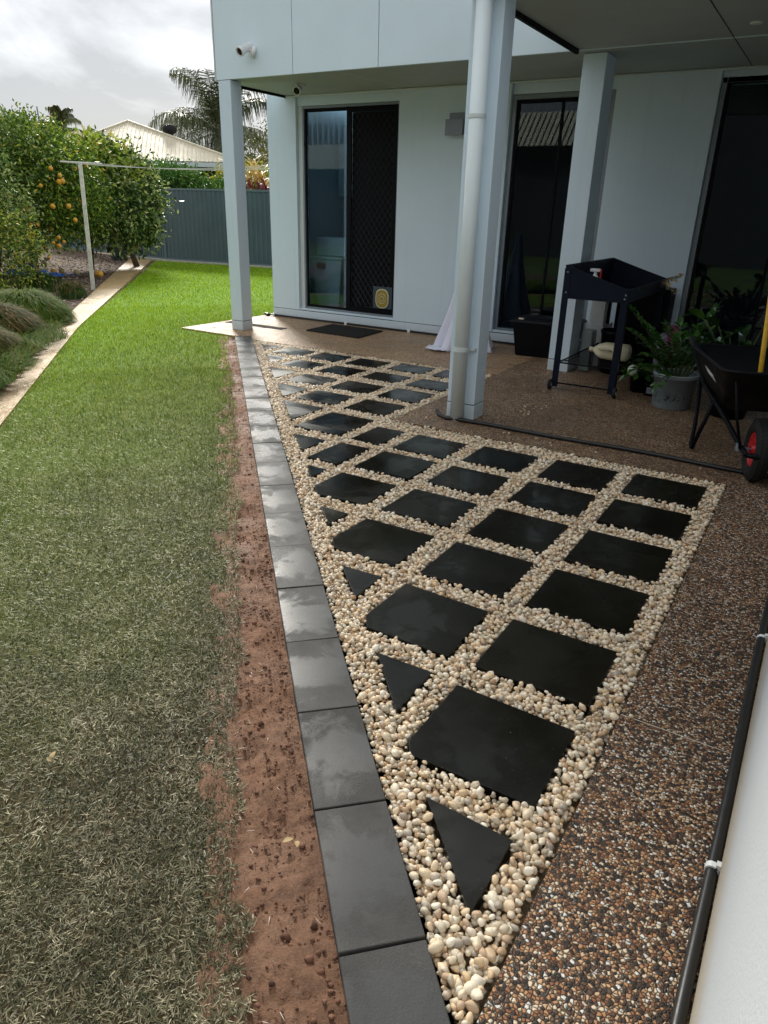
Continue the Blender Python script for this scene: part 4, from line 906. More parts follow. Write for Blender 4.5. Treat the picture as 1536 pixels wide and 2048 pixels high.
# dried plant resting on the trough's corner
z5 = empty('succulent_sprig', (-1.42, 8.0, .98), 'dry pale succulent sprig poking over the far corner of the navy trough', 'plant'); LV = []; ms_ = MB()
for k in range(9):
    a_ = k*.7; b_ = Vector((-1.60, 8.1, .90)); p2 = b_+Vector((.20+.06*math.cos(a_), -.1+.05*math.sin(a_), .10-.02*k+.05)); ms_.tube([b_, b_.lerp(p2, .5)+Vector((0, 0, .04)), p2], .004, 5)
    for q in range(4): LV.append((p2, Vector((random.uniform(-1, 1), random.uniform(-1, 1), random.uniform(-.5, 1))).normalized(), .045, .02))
ms_.build('stems', 'bark', z5); leafmesh(LV, 'foliage', 'leaf_gold', z5)

# ------------------------------------------------------------------ wheelbarrow
wb = empty('wheelbarrow', (-.185, 5.05, 0), 'black wheelbarrow with red wheel rim parked at the patio edge', 'wheelbarrow')
wc = Vector((-.185, 5.06, 0)); bk_ = Vector((-.29, .957, 0)); lf = Vector((-.957, -.29, 0))
def wp(s, l_, z_): return wc+bk_*s+lf*l_+Vector((0, 0, z_))
prof = []
for k in range(17):
    a_ = 2*math.pi*k/16; prof.append((.155+.052*math.cos(a_), .052*math.sin(a_)))
wh = MB().lathe(prof, 44, wp(0, 0, .208), lf).build('wheel', 'rubber', wb, smooth=True, origin=wp(0, 0, .208))
m = MB()
for k in range(44):
    for ro, of in ((-.024, 0), (.024, .5), (0, .25)):
        a_ = 2*math.pi*(k+of)/44; u = bk_*math.cos(a_)+Vector((0, 0, 1))*math.sin(a_); tg = bk_*-math.sin(a_)+Vector((0, 0, 1))*math.cos(a_); rr_ = .207-(.006 if ro else 0)
        c_ = wp(0, 0, .208)+u*(rr_-.003)+lf*ro; q = [c_+tg*a2*.009+lf*b2*.009 for a2, b2 in ((-1, -1), (1, -1), (1, 1), (-1, 1))]; m.poly3([v-u*.004 for v in q], [v+u*.005 for v in q])
m.build('tread', 'rubber', wh)
MB().lathe([(.02, .045), (.028, .045), (.03, .018), (.085, .014), (.105, .034), (.112, .036), (.112, -.036), (.105, -.034), (.085, -.014), (.03, -.018), (.028, -.045), (.02, -.045)], 30, wp(0, 0, .208), lf).build('rim', 'red', wh, smooth=True)
MB().tube([wp(0, -.14, .208), wp(0, .14, .208)], .009, 10).build('axle', 'alu', wh)
# tray: tapered shell open at the top
def loop(s0, s1, w0, w1, z_, r0=.10, zf=0.0):
    pts = []
    for (cx_, cy_, a0) in ((s1-r0, w1-r0, 0), (s0+r0, w0-r0, 90), (s0+r0, -(w0-r0), 180), (s1-r0, -(w1-r0), 270)):
        for q in range(6):
            aa = R(a0+q*18); pts.append((cx_+r0*math.cos(aa), cy_+r0*math.sin(aa)))
    return [wp(a_, b_, z_+zf*(a_-s0)) for a_, b_ in pts]
L_ = [loop(.26, .72, .20, .22, .40, .06), loop(.05, .86, .27, .31, .58, .09, -.02), loop(-.10, .95, .31, .36, .72, .10, -.01), loop(-.125, .975, .33, .38, .728, .11, -.01), loop(-.13, .98, .335, .385, .715, .11, -.01)]
m = MB(); nn_ = len(L_[0])
for lo in L_: m.v += [tuple(p) for p in lo]
for k in range(len(L_)-1):
    for q in range(nn_): m.f.append((k*nn_+q, k*nn_+(q+1) % nn_, (k+1)*nn_+(q+1) % nn_, (k+1)*nn_+q))
m.f.append(tuple(range(nn_-1, -1, -1)))
o = m.build('tray', 'black_plastic', wb, smooth=True); q_ = o.modifiers.new('thick', 'SOLIDIFY'); q_.thickness = .006
for sg in (-1, 1):
    MB().tube([wp(-.17, sg*.10, .215), wp(0, sg*.11, .225), wp(.20, sg*.20, .36), wp(.75, sg*.27, .46), wp(1.15, sg*.29, .58), wp(1.55, sg*.29, .66)], .017, 10).build('frame_tube', 'black_alu', wb, smooth=True)
    MB().tube([wp(1.38, sg*.29, .626), wp(1.57, sg*.29, .664)], .022, 10).build('grip', 'rubber', wb, smooth=True)
    MB().tube([wp(.42, sg*.24, .41), wp(.50, sg*.29, .12), wp(.54, sg*.30, .03), wp(.58, sg*.30, .018), wp(.62, sg*.30, .03), wp(.72, sg*.28, .16), wp(.86, sg*.28, .49)], .015, 10).build('leg', 'black_alu', wb, smooth=True)
    MB().tube([wp(-.10, sg*.13, .235), wp(-.12, sg*.19, .42), wp(-.10, sg*.24, .66)], .009, 8).build('brace', 'black_alu', wb, smooth=True)
    MB().box(0, 0, 0, 0, 0, 0) if False else MB().tube([wp(0, sg*.115, .24), wp(0, sg*.115, .19)], .022, 8).build('axle_bracket', 'alu', wb)
MB().tube([wp(-.17, -.10, .215), wp(-.19, 0, .212), wp(-.17, .10, .215)], .017, 10).build('nose_bar', 'black_alu', wb, smooth=True)
# brand lettering on the tray's flank
tcu = bpy.data.curves.new('lettering', 'FONT'); tcu.body = 'REDBACK'; tcu.size = .075; tcu.extrude = .0008; tcu.align_x = 'CENTER'; tcu.align_y = 'CENTER'
to = bpy.data.objects.new('lettering', tcu); C.objects.link(to); to.parent = wb; to.data.materials.append(MT['white_plastic'])
pA, pB = wp(.45, .292, .575), None
xdir = -bk_.normalized(); nrm = (lf*.86-Vector((0, 0, .5))).normalized(); ydir = nrm.cross(xdir).normalized()
rm = Matrix((xdir, ydir, nrm)).transposed().to_4x4(); rm.translation = wp(.22, .338, .635)-world_loc(wb); to.matrix_local = rm
me_ = bpy.data.meshes.new_from_object(to); bpy.data.objects.remove(to); to = bpy.data.objects.new('lettering', me_); C.objects.link(to); to.parent = wb; to.matrix_local = rm; me_.materials.clear(); me_.materials.append(MT['white_plastic'])
# yellow pole standing in the tray
yp = empty('yellow_tool', (-.30, 5.5, .44), 'yellow handled tool standing upright in the wheelbarrow tray', 'tool')
MB().tube([(-.298, 5.5, .60), (-.30, 5.5, .64), (-.385, 5.5, 1.6)], .0165, 12).build('handle', 'yellow', yp, smooth=True)
MB().tube([(-.289, 5.5, .50), (-.299, 5.5, .615)], .018, 12).build('socket', 'red', yp, smooth=True)
MB().box(-.36, -.22, 5.49, 5.51, .43, .51).build('tool_head', 'black_alu', yp, bevel=.004)

# ------------------------------------------------------------------ fence
fn = empty('metal_fence', (-15.4, 15.85, 0), 'blue grey corrugated metal fence across the back of the yard', 'fence')
def fence_run(a, b, z0, h):
    a = Vector((*a, 0)); b = Vector((*b, 0)); d = (b-a); Lg = d.length; d.normalize(); nrm_ = Vector((d.y, -d.x, 0))
    npan = max(1, round(Lg/2.37)); wl = Lg/npan
    for k in range(npan):
        s0 = k*wl+.03; s1 = (k+1)*wl-.03; prof = []; s_ = s0
        while s_ < s1-.001:
            for f_, dp_ in ((0, 0), (.05, 0), (.065, .022), (.115, .022), (.13, 0)):
                if s_+f_ <= s1: prof.append((s_+f_, dp_))
            s_ += .155
        m = MB()
        for s_, dp_ in prof:
            p = a+d*s_+nrm_*dp_; m.v += [(p.x, p.y, z0+.05), (p.x, p.y, z0+h-.03)]
        for q in range(len(prof)-1): m.f.append((2*q, 2*q+2, 2*q+3, 2*q+1))
        o = m.build('fence_panel', 'fence', fn); q_ = o.modifiers.new('thick', 'SOLIDIFY'); q_.thickness = .004
    for k in range(npan+1):
        p = a+d*(k*wl); q = [p+d*u+nrm_*v for u, v in ((-.03, -.025), (.03, -.025), (.03, .03), (-.03, .03))]
        MB().poly3([(v.x, v.y, z0-.05) for v in q], [(v.x, v.y, z0+h+.005) for v in q]).build('fence_post', 'fence_frame', fn)
    for zz_, hh in ((z0+h-.035, .05), (z0+.01, .06)):
        q = [a-nrm_*.022, b-nrm_*.022, b+nrm_*.034, a+nrm_*.034]
        MB().poly3([(v.x, v.y, zz_) for v in q], [(v.x, v.y, zz_+hh) for v in q]).build('fence_rail', 'fence_frame', fn)
fence_run((-17.1, 15.65), (-7.5, 16.92), 0.0, 1.95)
fence_run((-24.2, 17.1), (-17.13, 15.66), 0.0, 1.96)
kb = MB().poly3([(-18.6, 15.80, -.05), (-17.1, 15.50, -.05), (-7.5, 16.77, -.05), (-7.5, 16.92, -.05), (-17.1, 15.64, -.05), (-18.6, 15.94, -.05)][::-1], [(-18.6, 15.80, .03), (-17.1, 15.50, .03), (-7.5, 16.77, .03), (-7.5, 16.92, .03), (-17.1, 15.64, .03), (-18.6, 15.94, .03)][::-1]).build('fence_kerb', 'stone'); tag(kb, 'low pale concrete kerb along the foot of the fence', kind='structure')

# ------------------------------------------------------------------ clothesline
cl = empty('clothesline', (-12.48, 9.46, 0), 'weathered white clothesline post with wires strung towards the house', 'clothesline')
MB().tube([(-12.48, 9.46, -.05), (-12.44, 9.50, 2.22)], [.05, .045], 4).build('post', 'timber_post', cl)
MB().tube([(-12.66, 9.24, 2.235), (-12.20, 9.80, 2.225)], .016, 6).build('crossarm', 'timber_post', cl)
for k, (ox, oy) in enumerate(((-.20, -.24), (-.06, -.08), (.08, .10), (.22, .28))):
    A_ = Vector((-12.44+ox, 9.50+oy, 2.225)); B_ = Vector((-7.45+ox*.2, 10.3+oy*1.2, 2.24)); pts = [A_.lerp(B_, f_)-Vector((0, 0, .10*4*f_*(1-f_))) for f_ in np.linspace(0, 1, 14)]
    MB().tube(pts, .0035, 5).build('wire', 'wire', cl)
MB().box(-7.50, -7.411, 9.95, 10.7, 2.20, 2.28).build('wall_bracket', 'wire', cl)

# ------------------------------------------------------------------ vegetation builders
def crown_points(center, rad, nclump, nper, spread, shell=.55, seed=0, lobes=7, low=-1.0):
    r = np.random.default_rng(seed); c = np.array(center); rad = np.array(rad)
    lob = r.normal(size=(lobes, 3)); lob /= np.linalg.norm(lob, axis=1)[:, None]; amp = r.uniform(-.22, .28, lobes)
    d = r.normal(size=(nclump, 3)); d /= np.linalg.norm(d, axis=1)[:, None]; d[:, 2] = np.where(d[:, 2] < low, -d[:, 2], d[:, 2])
    rr = (shell+(1-shell)*r.random(nclump)**.6)*(1+sum(a*np.clip(d@l_, 0, 1)**3 for a, l_ in zip(amp, lob))+r.normal(0, .05, nclump))
    tip = c+d*rr[:, None]*rad
    P = np.repeat(tip, nper, 0)+r.normal(0, spread, (nclump*nper, 3)); D0 = np.repeat(d, nper, 0)
    D = D0*.7+r.normal(0, .75, D0.shape); D[:, 2] -= .25; D /= np.linalg.norm(D, axis=1)[:, None]
    tone = np.repeat(r.random(nclump), nper)*.45+r.random(nclump*nper)*.55
    return P, D, tip, np.clip(tone, 0, 1)
def tree(name, label, cat, base, center, rad, nclump, nper, lsz, mat, bark='bark', trunk=.09, spread=.13, shell=.5, seed=1, group=None, nlimb=14, low=-1, wide=.42):
    base = Vector(base); root = empty(name, base, label, cat, group)
    P, D, tip, tone = crown_points(center, rad, nclump, nper, spread, shell, seed, low=low)
    k = P[:, 2] > .04; P = P[k]; D = D[k]; tone = tone[k]; n = len(P); r = np.random.default_rng(seed+9)
    V, F, rr = leaves(P, D, r.uniform(.7, 1.25, n)*lsz, r.uniform(.8, 1.2, n)*lsz*wide, None, .2, tone)
    npmesh('crown', V, F, mat, parent=root, rnd=rr, origin=tuple(base))
    c = Vector(center); m = MB(); fork = base.lerp(c, .45)
    m.tube([base-Vector((0, 0, .05)), base.lerp(fork, .5)+Vector((r.normal(0, .03), r.normal(0, .03), 0)), fork], [trunk, trunk*.85, trunk*.7], 9)
    m.build('trunk', bark, root, smooth=True); m = MB()
    sel = r.choice(len(tip), min(nlimb, len(tip)), replace=False)
    for i in sel:
        q = Vector(tip[i]); s_ = base.lerp(fork, r.uniform(.6, 1.0)); mid = s_.lerp(q, .5)+Vector((r.normal(0, .08), r.normal(0, .08), r.uniform(.0, .15)))
        m.tube([s_, mid, q], [trunk*.45, trunk*.25, trunk*.06], 6)
        for _ in range(3):
            q2 = Vector(tip[r.integers(len(tip))])
            if (q2-mid).length < max(rad)*.8: m.tube([mid, mid.lerp(q2, .5)+Vector((0, 0, .04)), q2], [trunk*.16, trunk*.1, trunk*.03], 5)
    m.build('limbs', bark, root, smooth=True)
    return root, tip

# citrus tree with fruit, and the glossy tree beside it
ct, _ = tree('orange_tree', 'bushy orange tree laden with ripe fruit behind the clothesline post', 'tree', (-16.9, 11.2, 0), (-15.83, 10.5, 1.88), (1.85, 1.8, 1.25), 1500, 27, .095, 'leaf_citrus', trunk=.11, spread=.15, seed=11, nlimb=34, shell=.62, low=-.86)
FR = [(-13.76, 9.81, 2.15), (-13.67, 9.93, 2.03), (-13.69, 9.91, 1.91), (-13.65, 9.96, 1.93), (-13.89, 9.62, 1.83), (-13.8, 9.76, 1.46), (-13.62, 10.0, 1.47), (-14.06, 9.38, 1.37), (-14.11, 9.3, 0.87), (-14.21, 9.15, 0.89), (-13.78, 9.78, 0.87), (-13.85, 9.69, 0.77), (-13.73, 9.85, 0.79), (-14.21, 9.14, 0.79), (-13.79, 9.77, 0.71), (-13.92, 9.58, 0.49), (-14.22, 9.14, 1.6), (-13.57, 10.07, 1.21), (-13.99, 9.49, 1.11)]
def fruit_mesh(mat, name):
    m = MB().lathe([(0, -.95), (.3, -.93), (.6, -.78), (.88, -.42), (1, 0), (.92, .4), (.68, .74), (.35, .92), (.08, .93), (0, .88)], 16)
    o = m.build(name, mat, smooth=True); return o
rf_ = np.random.default_rng(5)
for k in range(26):
    a_ = rf_.uniform(-.9, .9); zf = rf_.uniform(.5, 2.6); hr = 1.80*math.sqrt(max(.05, 1-((zf-1.88)/1.35)**2)); va = math.atan2(-10.5, 15.83)+a_*1.2
    FR.append((-15.83+math.cos(va)*hr, 10.5+math.sin(va)*hr, zf))
fo = fruit_mesh('orange', 'orange'); fo.scale = (.065,)*3
for k, p in enumerate(FR):
    o = fo if k == 0 else fo.copy()
    if k: C.objects.link(o)
    o.parent = ct; o.location = Vector(p)-world_loc(ct); o.rotation_euler = (random.uniform(-.6, .6), random.uniform(-.6, .6), random.uniform(0, 6)); s_ = random.uniform(.036, .055); o.scale = (s_, s_, s_*1.05)
tree('tall_citrus', 'tall upright citrus tree with sparse top twigs at the far left', 'tree', (-16.6, 9.6, 0), (-14.9, 9.35, 2.35), (.85, .95, .72), 130, 22, .10, 'leaf_dark', trunk=.07, spread=.12, seed=5, nlimb=26, shell=.4)
tree('glossy_tree', 'glossy dark leaved tree with drooping leaves in front of the fence corner', 'tree', (-16.0, 13.6, 0), (-15.75, 12.75, 1.62), (1.18, 1.1, 1.12), 560, 25, .135, 'leaf_dark', trunk=.08, spread=.14, seed=21, nlimb=26, shell=.62, low=-.9)
tree('persimmon_tree', 'light green broad leaved tree behind the clothesline, topping the glossy one', 'tree', (-16.3, 12.4, 0), (-15.9, 12.3, 2.35), (.95, .85, .62), 230, 22, .15, 'leaf_citrus', trunk=.06, spread=.14, seed=23, nlimb=16, shell=.5)
tree('shrub', 'bright green low shrub at the left edge beside the pale block', 'shrub', (-13.2, 8.0, 0), (-12.75, 7.75, .62), (.75, .75, .72), 200, 22, .075, 'leaf_citrus', trunk=.03, spread=.10, seed=31, nlimb=10)
tree('shrub', 'dense bushy shrub reaching in at the far left edge above the block', 'shrub', (-14.3, 8.3, 0), (-13.9, 8.05, 1.35), (.95, .9, 1.1), 260, 22, .085, 'leaf_dark', trunk=.05, spread=.12, seed=32, nlimb=10)
# beyond the fence
tree('hedge_bush', 'dark green leafy bush rising behind the fence corner', 'bush', (-18.6, 17.8, -.1), (-18.8, 17.5, 1.75), (1.5, 1.0, .80), 460, 20, .13, 'leaf_green', trunk=.07, spread=.15, seed=41, nlimb=16, low=-.3)
tree('hedge_bush', 'bright green bush behind the fence left of the far post', 'bush', (-16.1, 18.0, -.1), (-16.3, 17.9, 1.62), (1.55, .9, .62), 330, 20, .11, 'leaf_green', trunk=.06, spread=.13, seed=42, nlimb=12, low=-.3)
tree('yellow_bush', 'yellow green croton bush behind the hedge under the neighbour roof', 'bush', (-17.7, 19.6, -.1), (-17.3, 19.5, 2.0), (1.4, .8, .68), 300, 18, .13, 'leaf_yellow', trunk=.05, spread=.12, seed=43, nlimb=10, low=-.3)
tree('dark_bush', 'dark bush behind the fence just left of the house corner', 'bush', (-15.0, 19.5, -.1), (-14.9, 19.4, 1.9), (.85, .8, .95), 200, 18, .12, 'leaf_dark', trunk=.05, spread=.12, seed=44, nlimb=8, low=-.3)
tree('olive_tree', 'tall loose olive green tree seen between the far post and the house wall', 'tree', (-19.0, 24.5, -.1), (-19.2, 24.1, 3.0), (1.5, 1.4, 1.55), 330, 22, .12, 'leaf_gum', trunk=.12, spread=.22, seed=46, nlimb=22, shell=.3)

def strap_plant(name, label, cat, base, n, ln, wd, mat, seed, zmin=0):
    r = np.random.default_rng(seed); root = empty(name, base, label, cat); V = []; F = []; RR = []; b0 = Vector(base)
    for k in range(n):
        az = r.uniform(0, 6.283); ht = r.uniform(zmin, zmin+ln*.9); p = b0+Vector((r.normal(0, .22), r.normal(0, .22), ht)); e_ = r.uniform(.5, 1.5); L0 = ln*r.uniform(.5, 1); tn = r.random()
        i = len(V); w_ = wd*r.uniform(.7, 1.2)
        for q in range(6):
            d = Vector((math.cos(az)*math.cos(e_), math.sin(az)*math.cos(e_), math.sin(e_))); sd_ = Vector((-math.sin(az), math.cos(az), 0))*w_*(1-.9*(q/5)**2)*.5
            V += [tuple(p-sd_), tuple(p+sd_)]; RR += [tn, tn]; p = p+d*L0/5; e_ -= r.uniform(.15, .4)
        for q in range(5): a_ = i+2*q; F.append((a_, a_+1, a_+3, a_+2))
    npmesh('foliage', V, F, mat, parent=root, rnd=RR, origin=tuple(base)); m = MB()
    for k in range(5):
        a_ = k*1.26; m.tube([b0, b0+Vector((.12*math.cos(a_), .12*math.sin(a_), zmin+ln*.5))], [.03, .02], 6)
    m.build('stems', 'bark', root); return root
strap_plant('golden_cane_plant', 'golden yellow spiky plant behind the fence between post and wall', 'plant', (-15.35, 17.75, 0), 150, 1.2, .07, 'leaf_gold', 3, 1.3)
strap_plant('red_cordyline', 'dark red cordyline topping the fence between post and wall', 'plant', (-14.55, 17.2, 0), 110, .55, .06, 'leaf_red', 4, 1.55)

def palm(name, label, base, h, nf, fl, seed, lw=.035, ll=.5, trunk=.16, upright=None):
    r = np.random.default_rng(seed); root = empty(name, base, label, 'palm tree'); b = Vector(base); top = b+Vector((0, 0, h))
    MB().tube([b, b+Vector((.03, .02, h*.5)), top, top+Vector((0, 0, .5))], [trunk*1.1, trunk, trunk*.9, trunk*.5], 12).build('trunk', 'palmbark', root, smooth=True)
    for k in range(nf):
        az = k*2.399+r.uniform(-.2, .2); e_ = [1.38, 1.05, .7, .3, -.2][k % 5]+r.uniform(-.12, .12); L0 = fl*r.uniform(.85, 1.1); p = top+Vector((0, 0, .35)); pts = []
        for q in range(15):
            pts.append(p.copy()); d = Vector((math.cos(az)*math.cos(e_), math.sin(az)*math.cos(e_), math.sin(e_))); p = p+d*L0/14; e_ -= .10*(.3+q/9)*(1.5-abs(e_)*.3)
            e_ = max(e_, -1.45)
        m = MB(); m.tube(pts, [.028*(1-.055*q) for q in range(15)], 5); V = list(m.v); F = list(m.f); RR = [.4]*len(V)
        VV_ = []; TT = []; tn = r.random()*.5
        for q in range(52):
            f_ = .12+.88*q/52; i = min(13, int(f_*14)); c_ = pts[i].lerp(pts[i+1] if i < 14 else pts[i], f_*14-i); d = (pts[i+1]-pts[i]).normalized()
            sdv = d.cross(Vector((0, 0, 1))); sdv = sdv.normalized() if sdv.length > .15 else Vector((-math.sin(az), math.cos(az), 0))
            for sg in (-1, 1):
                dr = (sdv*sg*r.uniform(.55, .9)+d*.45+Vector((0, 0, r.uniform(-.15, .15)))).normalized(); ln = ll*math.sin(math.pi*min(1, .18+f_*.8))**.6*r.uniform(.85, 1.1)
                m1 = c_+dr*ln*.5-Vector((0, 0, ln*.10)); m2 = c_+dr*ln*.7-Vector((0, 0, ln*r.uniform(.5, .95))); s_ = d*lw*.5
                j = len(VV_); VV_ += [tuple(c_-s_), tuple(c_+s_), tuple(m1+s_*.9), tuple(m1-s_*.9), tuple(m2+s_*.2), tuple(m2-s_*.2)]; TT += [(j, j+1, j+2, j+3), (j+3, j+2, j+4, j+5)]
        n0_ = len(V); me = bpy.data.meshes.new('frond'); me.from_pydata([tuple(Vector(v)-b) for v in V+VV_], [], F+[tuple(x_+n0_ for x_ in f) for f in TT]); me.update()
        a = me.attributes.new('rnd', 'FLOAT', 'POINT'); vals = np.clip(np.concatenate([np.full(n0_, .9), tn+.4*r.random(len(VV_))]), 0, 1); a.data.foreach_set('value', vals.astype(np.float32))
        me.materials.append(MT['palm_leaf']); o = bpy.data.objects.new('frond', me); C.objects.link(o); o.parent = root
palm('palm_tree', 'large feathery palm tree rising behind the fence beside the far post', (-27.1, 28.7, -.1), 4.45, 24, 3.8, 8, ll=1.2, lw=.045, trunk=.22)
palm('palm_tree', 'small distant palm crown showing above the left treetops', (-36.2, 26.7, -.1), 4.7, 12, 1.5, 9, ll=.45, lw=.06)

# neighbour's houses
nh = empty('bungalow', (-27, 26, 0), 'cream roofed bungalow behind the fence with a dark eave', 'house')
def hip(x0, x1, y0, y1, ze, zr, mat, ridge):   # ridge: (x0, x1, y)
    a, b, c, d = Vector((x0, y0, ze)), Vector((x1, y0, ze)), Vector((x1, y1, ze)), Vector((x0, y1, ze)); r0, r1 = Vector((ridge[0], ridge[2], zr)), Vector((ridge[1], ridge[2], zr))
    m = MB()
    def face(pts):
        # ribbed sheet: strips run up the slope
        p0, p1 = pts[0], pts[1]; n = (pts[1]-pts[0]).cross(pts[-1]-pts[0]).normalized(); e_ = (p1-p0); Lg = e_.length; e_.normalize()
        upv = n.cross(e_).normalized(); 
        i = len(m.v); m.v += [tuple(p) for p in pts]; m.f.append(tuple(range(i, i+len(pts))))
        # ribs
        k = .19
        while k < Lg:
            lo = p0+e_*k; tmax = 0
            # clip the rib line inside the face polygon
            for j in range(1, len(pts)):
                q0, q1 = pts[j], pts[(j+1) % len(pts)]
                A0 = (q0-p0).dot(e_); A1 = (q1-p0).dot(e_)
                if (A0-k)*(A1-k) <= 0 and abs(A0-A1) > 1e-6:
                    f_ = (k-A0)/(A1-A0); h_ = (q0-p0).lerp(q1-p0, f_).dot(upv); tmax = max(tmax, h_)
            if tmax > .1:
                hi = lo+upv*tmax; w_ = e_*.022; m.poly3([lo-w_, lo+w_, hi+w_, hi-w_], [v+n*.035 for v in (lo-w_*.5, lo+w_*.5, hi+w_*.5, hi-w_*.5)])
            k += .21
    face([a, b, r1, r0]); face([b, c, r1]); face([c, d, r0, r1]); face([d, a, r0])
    return m
rot = Matrix.Rotation(R(-3), 4, 'Z')
def hip_obj(root, x0, x1, y0, y1, ze, zr, ridge, mat='roof'):
    return hip(x0, x1, y0, y1, ze, zr, mat, ridge).build('roof', mat, root)
E1, E2 = Vector((-28.2, 19.2, 3.05)), Vector((-22.05, 24.75, 3.18)); AP = Vector((-28.03, 24.15, 4.80)); bkd = Vector((-.68, .73, 0))
def ribbed(pts, parent):
    m = MB(); p0, p1 = pts[0], pts[1]; n = (p1-p0).cross(pts[-1]-p0).normalized(); e_ = (p1-p0); Lg = e_.length; e_.normalize(); upv = n.cross(e_).normalized()
    m.v += [tuple(p) for p in pts]; m.f.append(tuple(range(len(pts)))); k = .1
    while k < Lg:
        lo = p0+e_*k; tm = 0
        for j in range(1, len(pts)):
            q0, q1 = pts[j], pts[(j+1) % len(pts)]; A0 = (q0-p0).dot(e_); A1 = (q1-p0).dot(e_)
            if (A0-k)*(A1-k) <= 0 and abs(A0-A1) > 1e-6: tm = max(tm, (q0-p0).lerp(q1-p0, (k-A0)/(A1-A0)).dot(upv))
        if tm > .1:
            hi = lo+upv*tm; w_ = e_*.022; m.poly3([lo-w_, lo+w_, hi+w_, hi-w_], [v+n*.022 for v in (lo-w_*.5, lo+w_*.5, hi+w_*.5, hi-w_*.5)])
        k += .17
    return m.build('roof', 'roof', parent)
AP2 = AP+bkd*3.5
ribbed([E1, E2, AP], nh); ribbed([E2, E2+bkd*9.5, AP2, AP], nh); ribbed([E1+bkd*9.5, E1, AP, AP2], nh)
MB().tube([E2, AP, E1], .07, 8).build('ridge_cap', 'roof', nh)
ed = (E2-E1).normalized(); up_ = Vector((0, 0, 1)); fr_ = Vector((ed.y, -ed.x, 0)).normalized()
def slabp(p, q, t0, z0, z1): return MB().poly3([p+up_*z0, q+up_*z0, q-fr_*-t0+up_*z0, p-fr_*-t0+up_*z0], [p+up_*z1, q+up_*z1, q+fr_*t0+up_*z1, p+fr_*t0+up_*z1])
slabp(E1, E2, .13, -.20, -.03).build('gutter', 'trim', nh)
I1 = E1+ed*.8-fr_*.9; I2 = E2-ed*.8-fr_*.9
MB().poly3([(I1.x, I1.y, -.1), (I2.x, I2.y, -.1), ((I2+bkd*7).x, (I2+bkd*7).y, -.1), ((I1+bkd*7).x, (I1+bkd*7).y, -.1)], [(I1.x, I1.y, 3.0), (I2.x, I2.y, 3.1), ((I2+bkd*7).x, (I2+bkd*7).y, 3.1), ((I1+bkd*7).x, (I1+bkd*7).y, 3.0)]).build('wall', 'dark_wall', nh)
for f_ in (.62, .93):
    p = E1.lerp(E2, f_)-fr_*.15; MB().box(p.x-.06, p.x+.06, p.y-.06, p.y+.06, -.1, 3.0).build('veranda_post', 'trim', nh)
MB().lathe([(.16, -.25), (.16, .06), (.27, .12), (.31, .24), (.27, .36), (.12, .44), (0, .46)], 16, (-26.1, 24.7, 4.25)).build('roof_vent', 'rubber', nh, smooth=True)
MB().tube([(-26.5, 24.3, 4.3), (-26.5, 24.3, 5.2)], .015, 5).build('aerial', 'alu', nh)
nh2 = empty('bungalow', (-35, 26, 0), 'pale roofed house half hidden behind the left treetops', 'house')
hip_obj(nh2, -39.5, -29.5, 22.5, 31, 3.6, 4.75, (-36.5, -31.5, 26.5))
MB().box(-39, -30, 23.5, 30, -.1, 3.6).build('wall', 'cream_wall', nh2)
ms2 = MB().tube([(-62, 44, 0), (-62.4, 44, 8.9)], .07, 6).build('mast', 'alu'); tag(ms2, 'thin leaning mast far behind the left treetops', 'mast')
# far tree line so the yard does not end at the horizon
r = np.random.default_rng(77); VV = []; FF = []; RR = []; off = 0
for k in range(42):
    a_ = R(-78+k*2.3); D_ = r.uniform(55, 75); c_ = (math.sin(a_)*D_, math.cos(a_)*D_, r.uniform(1.2, 2.6))
    P, D, tip, tone = crown_points(c_, (4, 4, r.uniform(1.8, 3.0)), 70, 8, .6, .5, 100+k); V, F, rr = leaves(P, D, np.full(len(P), .9), np.full(len(P), .55), None, .2, tone); VV.append(V); FF.append(F+off); RR.append(rr); off += len(V)
tag(npmesh('far_tree_line', np.concatenate(VV), np.concatenate(FF), 'leaf_gum', rnd=np.concatenate(RR)), 'far tree line on the horizon behind the houses', kind='stuff')

# garden bed things
pt = empty('garden_pot', (-18.4, 15.0, 0), 'dark green garden pot standing on mulch under the glossy tree', 'pot')
MB().lathe([(0, 0), (.22, 0), (.27, .55), (.30, .56), (.30, .62), (.26, .62), (.24, .5), (0, .5)], 24, (-18.4, 15.0, -.03)).build('pot', 'fence', pt, smooth=True)
MB().lathe([(0, .5), (.25, .5)], 20, (-18.4, 15.0, -.03)).build('potting_soil', 'mulch', pt)
blk = MB().poly3([(-12.15, 6.95, -.05), (-11.35, 6.98, -.05), (-11.05, 7.18, -.05), (-11.95, 7.35, -.05)], [(-12.15, 6.95, .13), (-11.35, 6.98, .13), (-11.05, 7.18, .13), (-11.95, 7.35, .13)]).build('edging_block', 'stone', bevel=.02); tag(blk, 'pale concrete edging block lying in the mulch at the left edge', 'block')
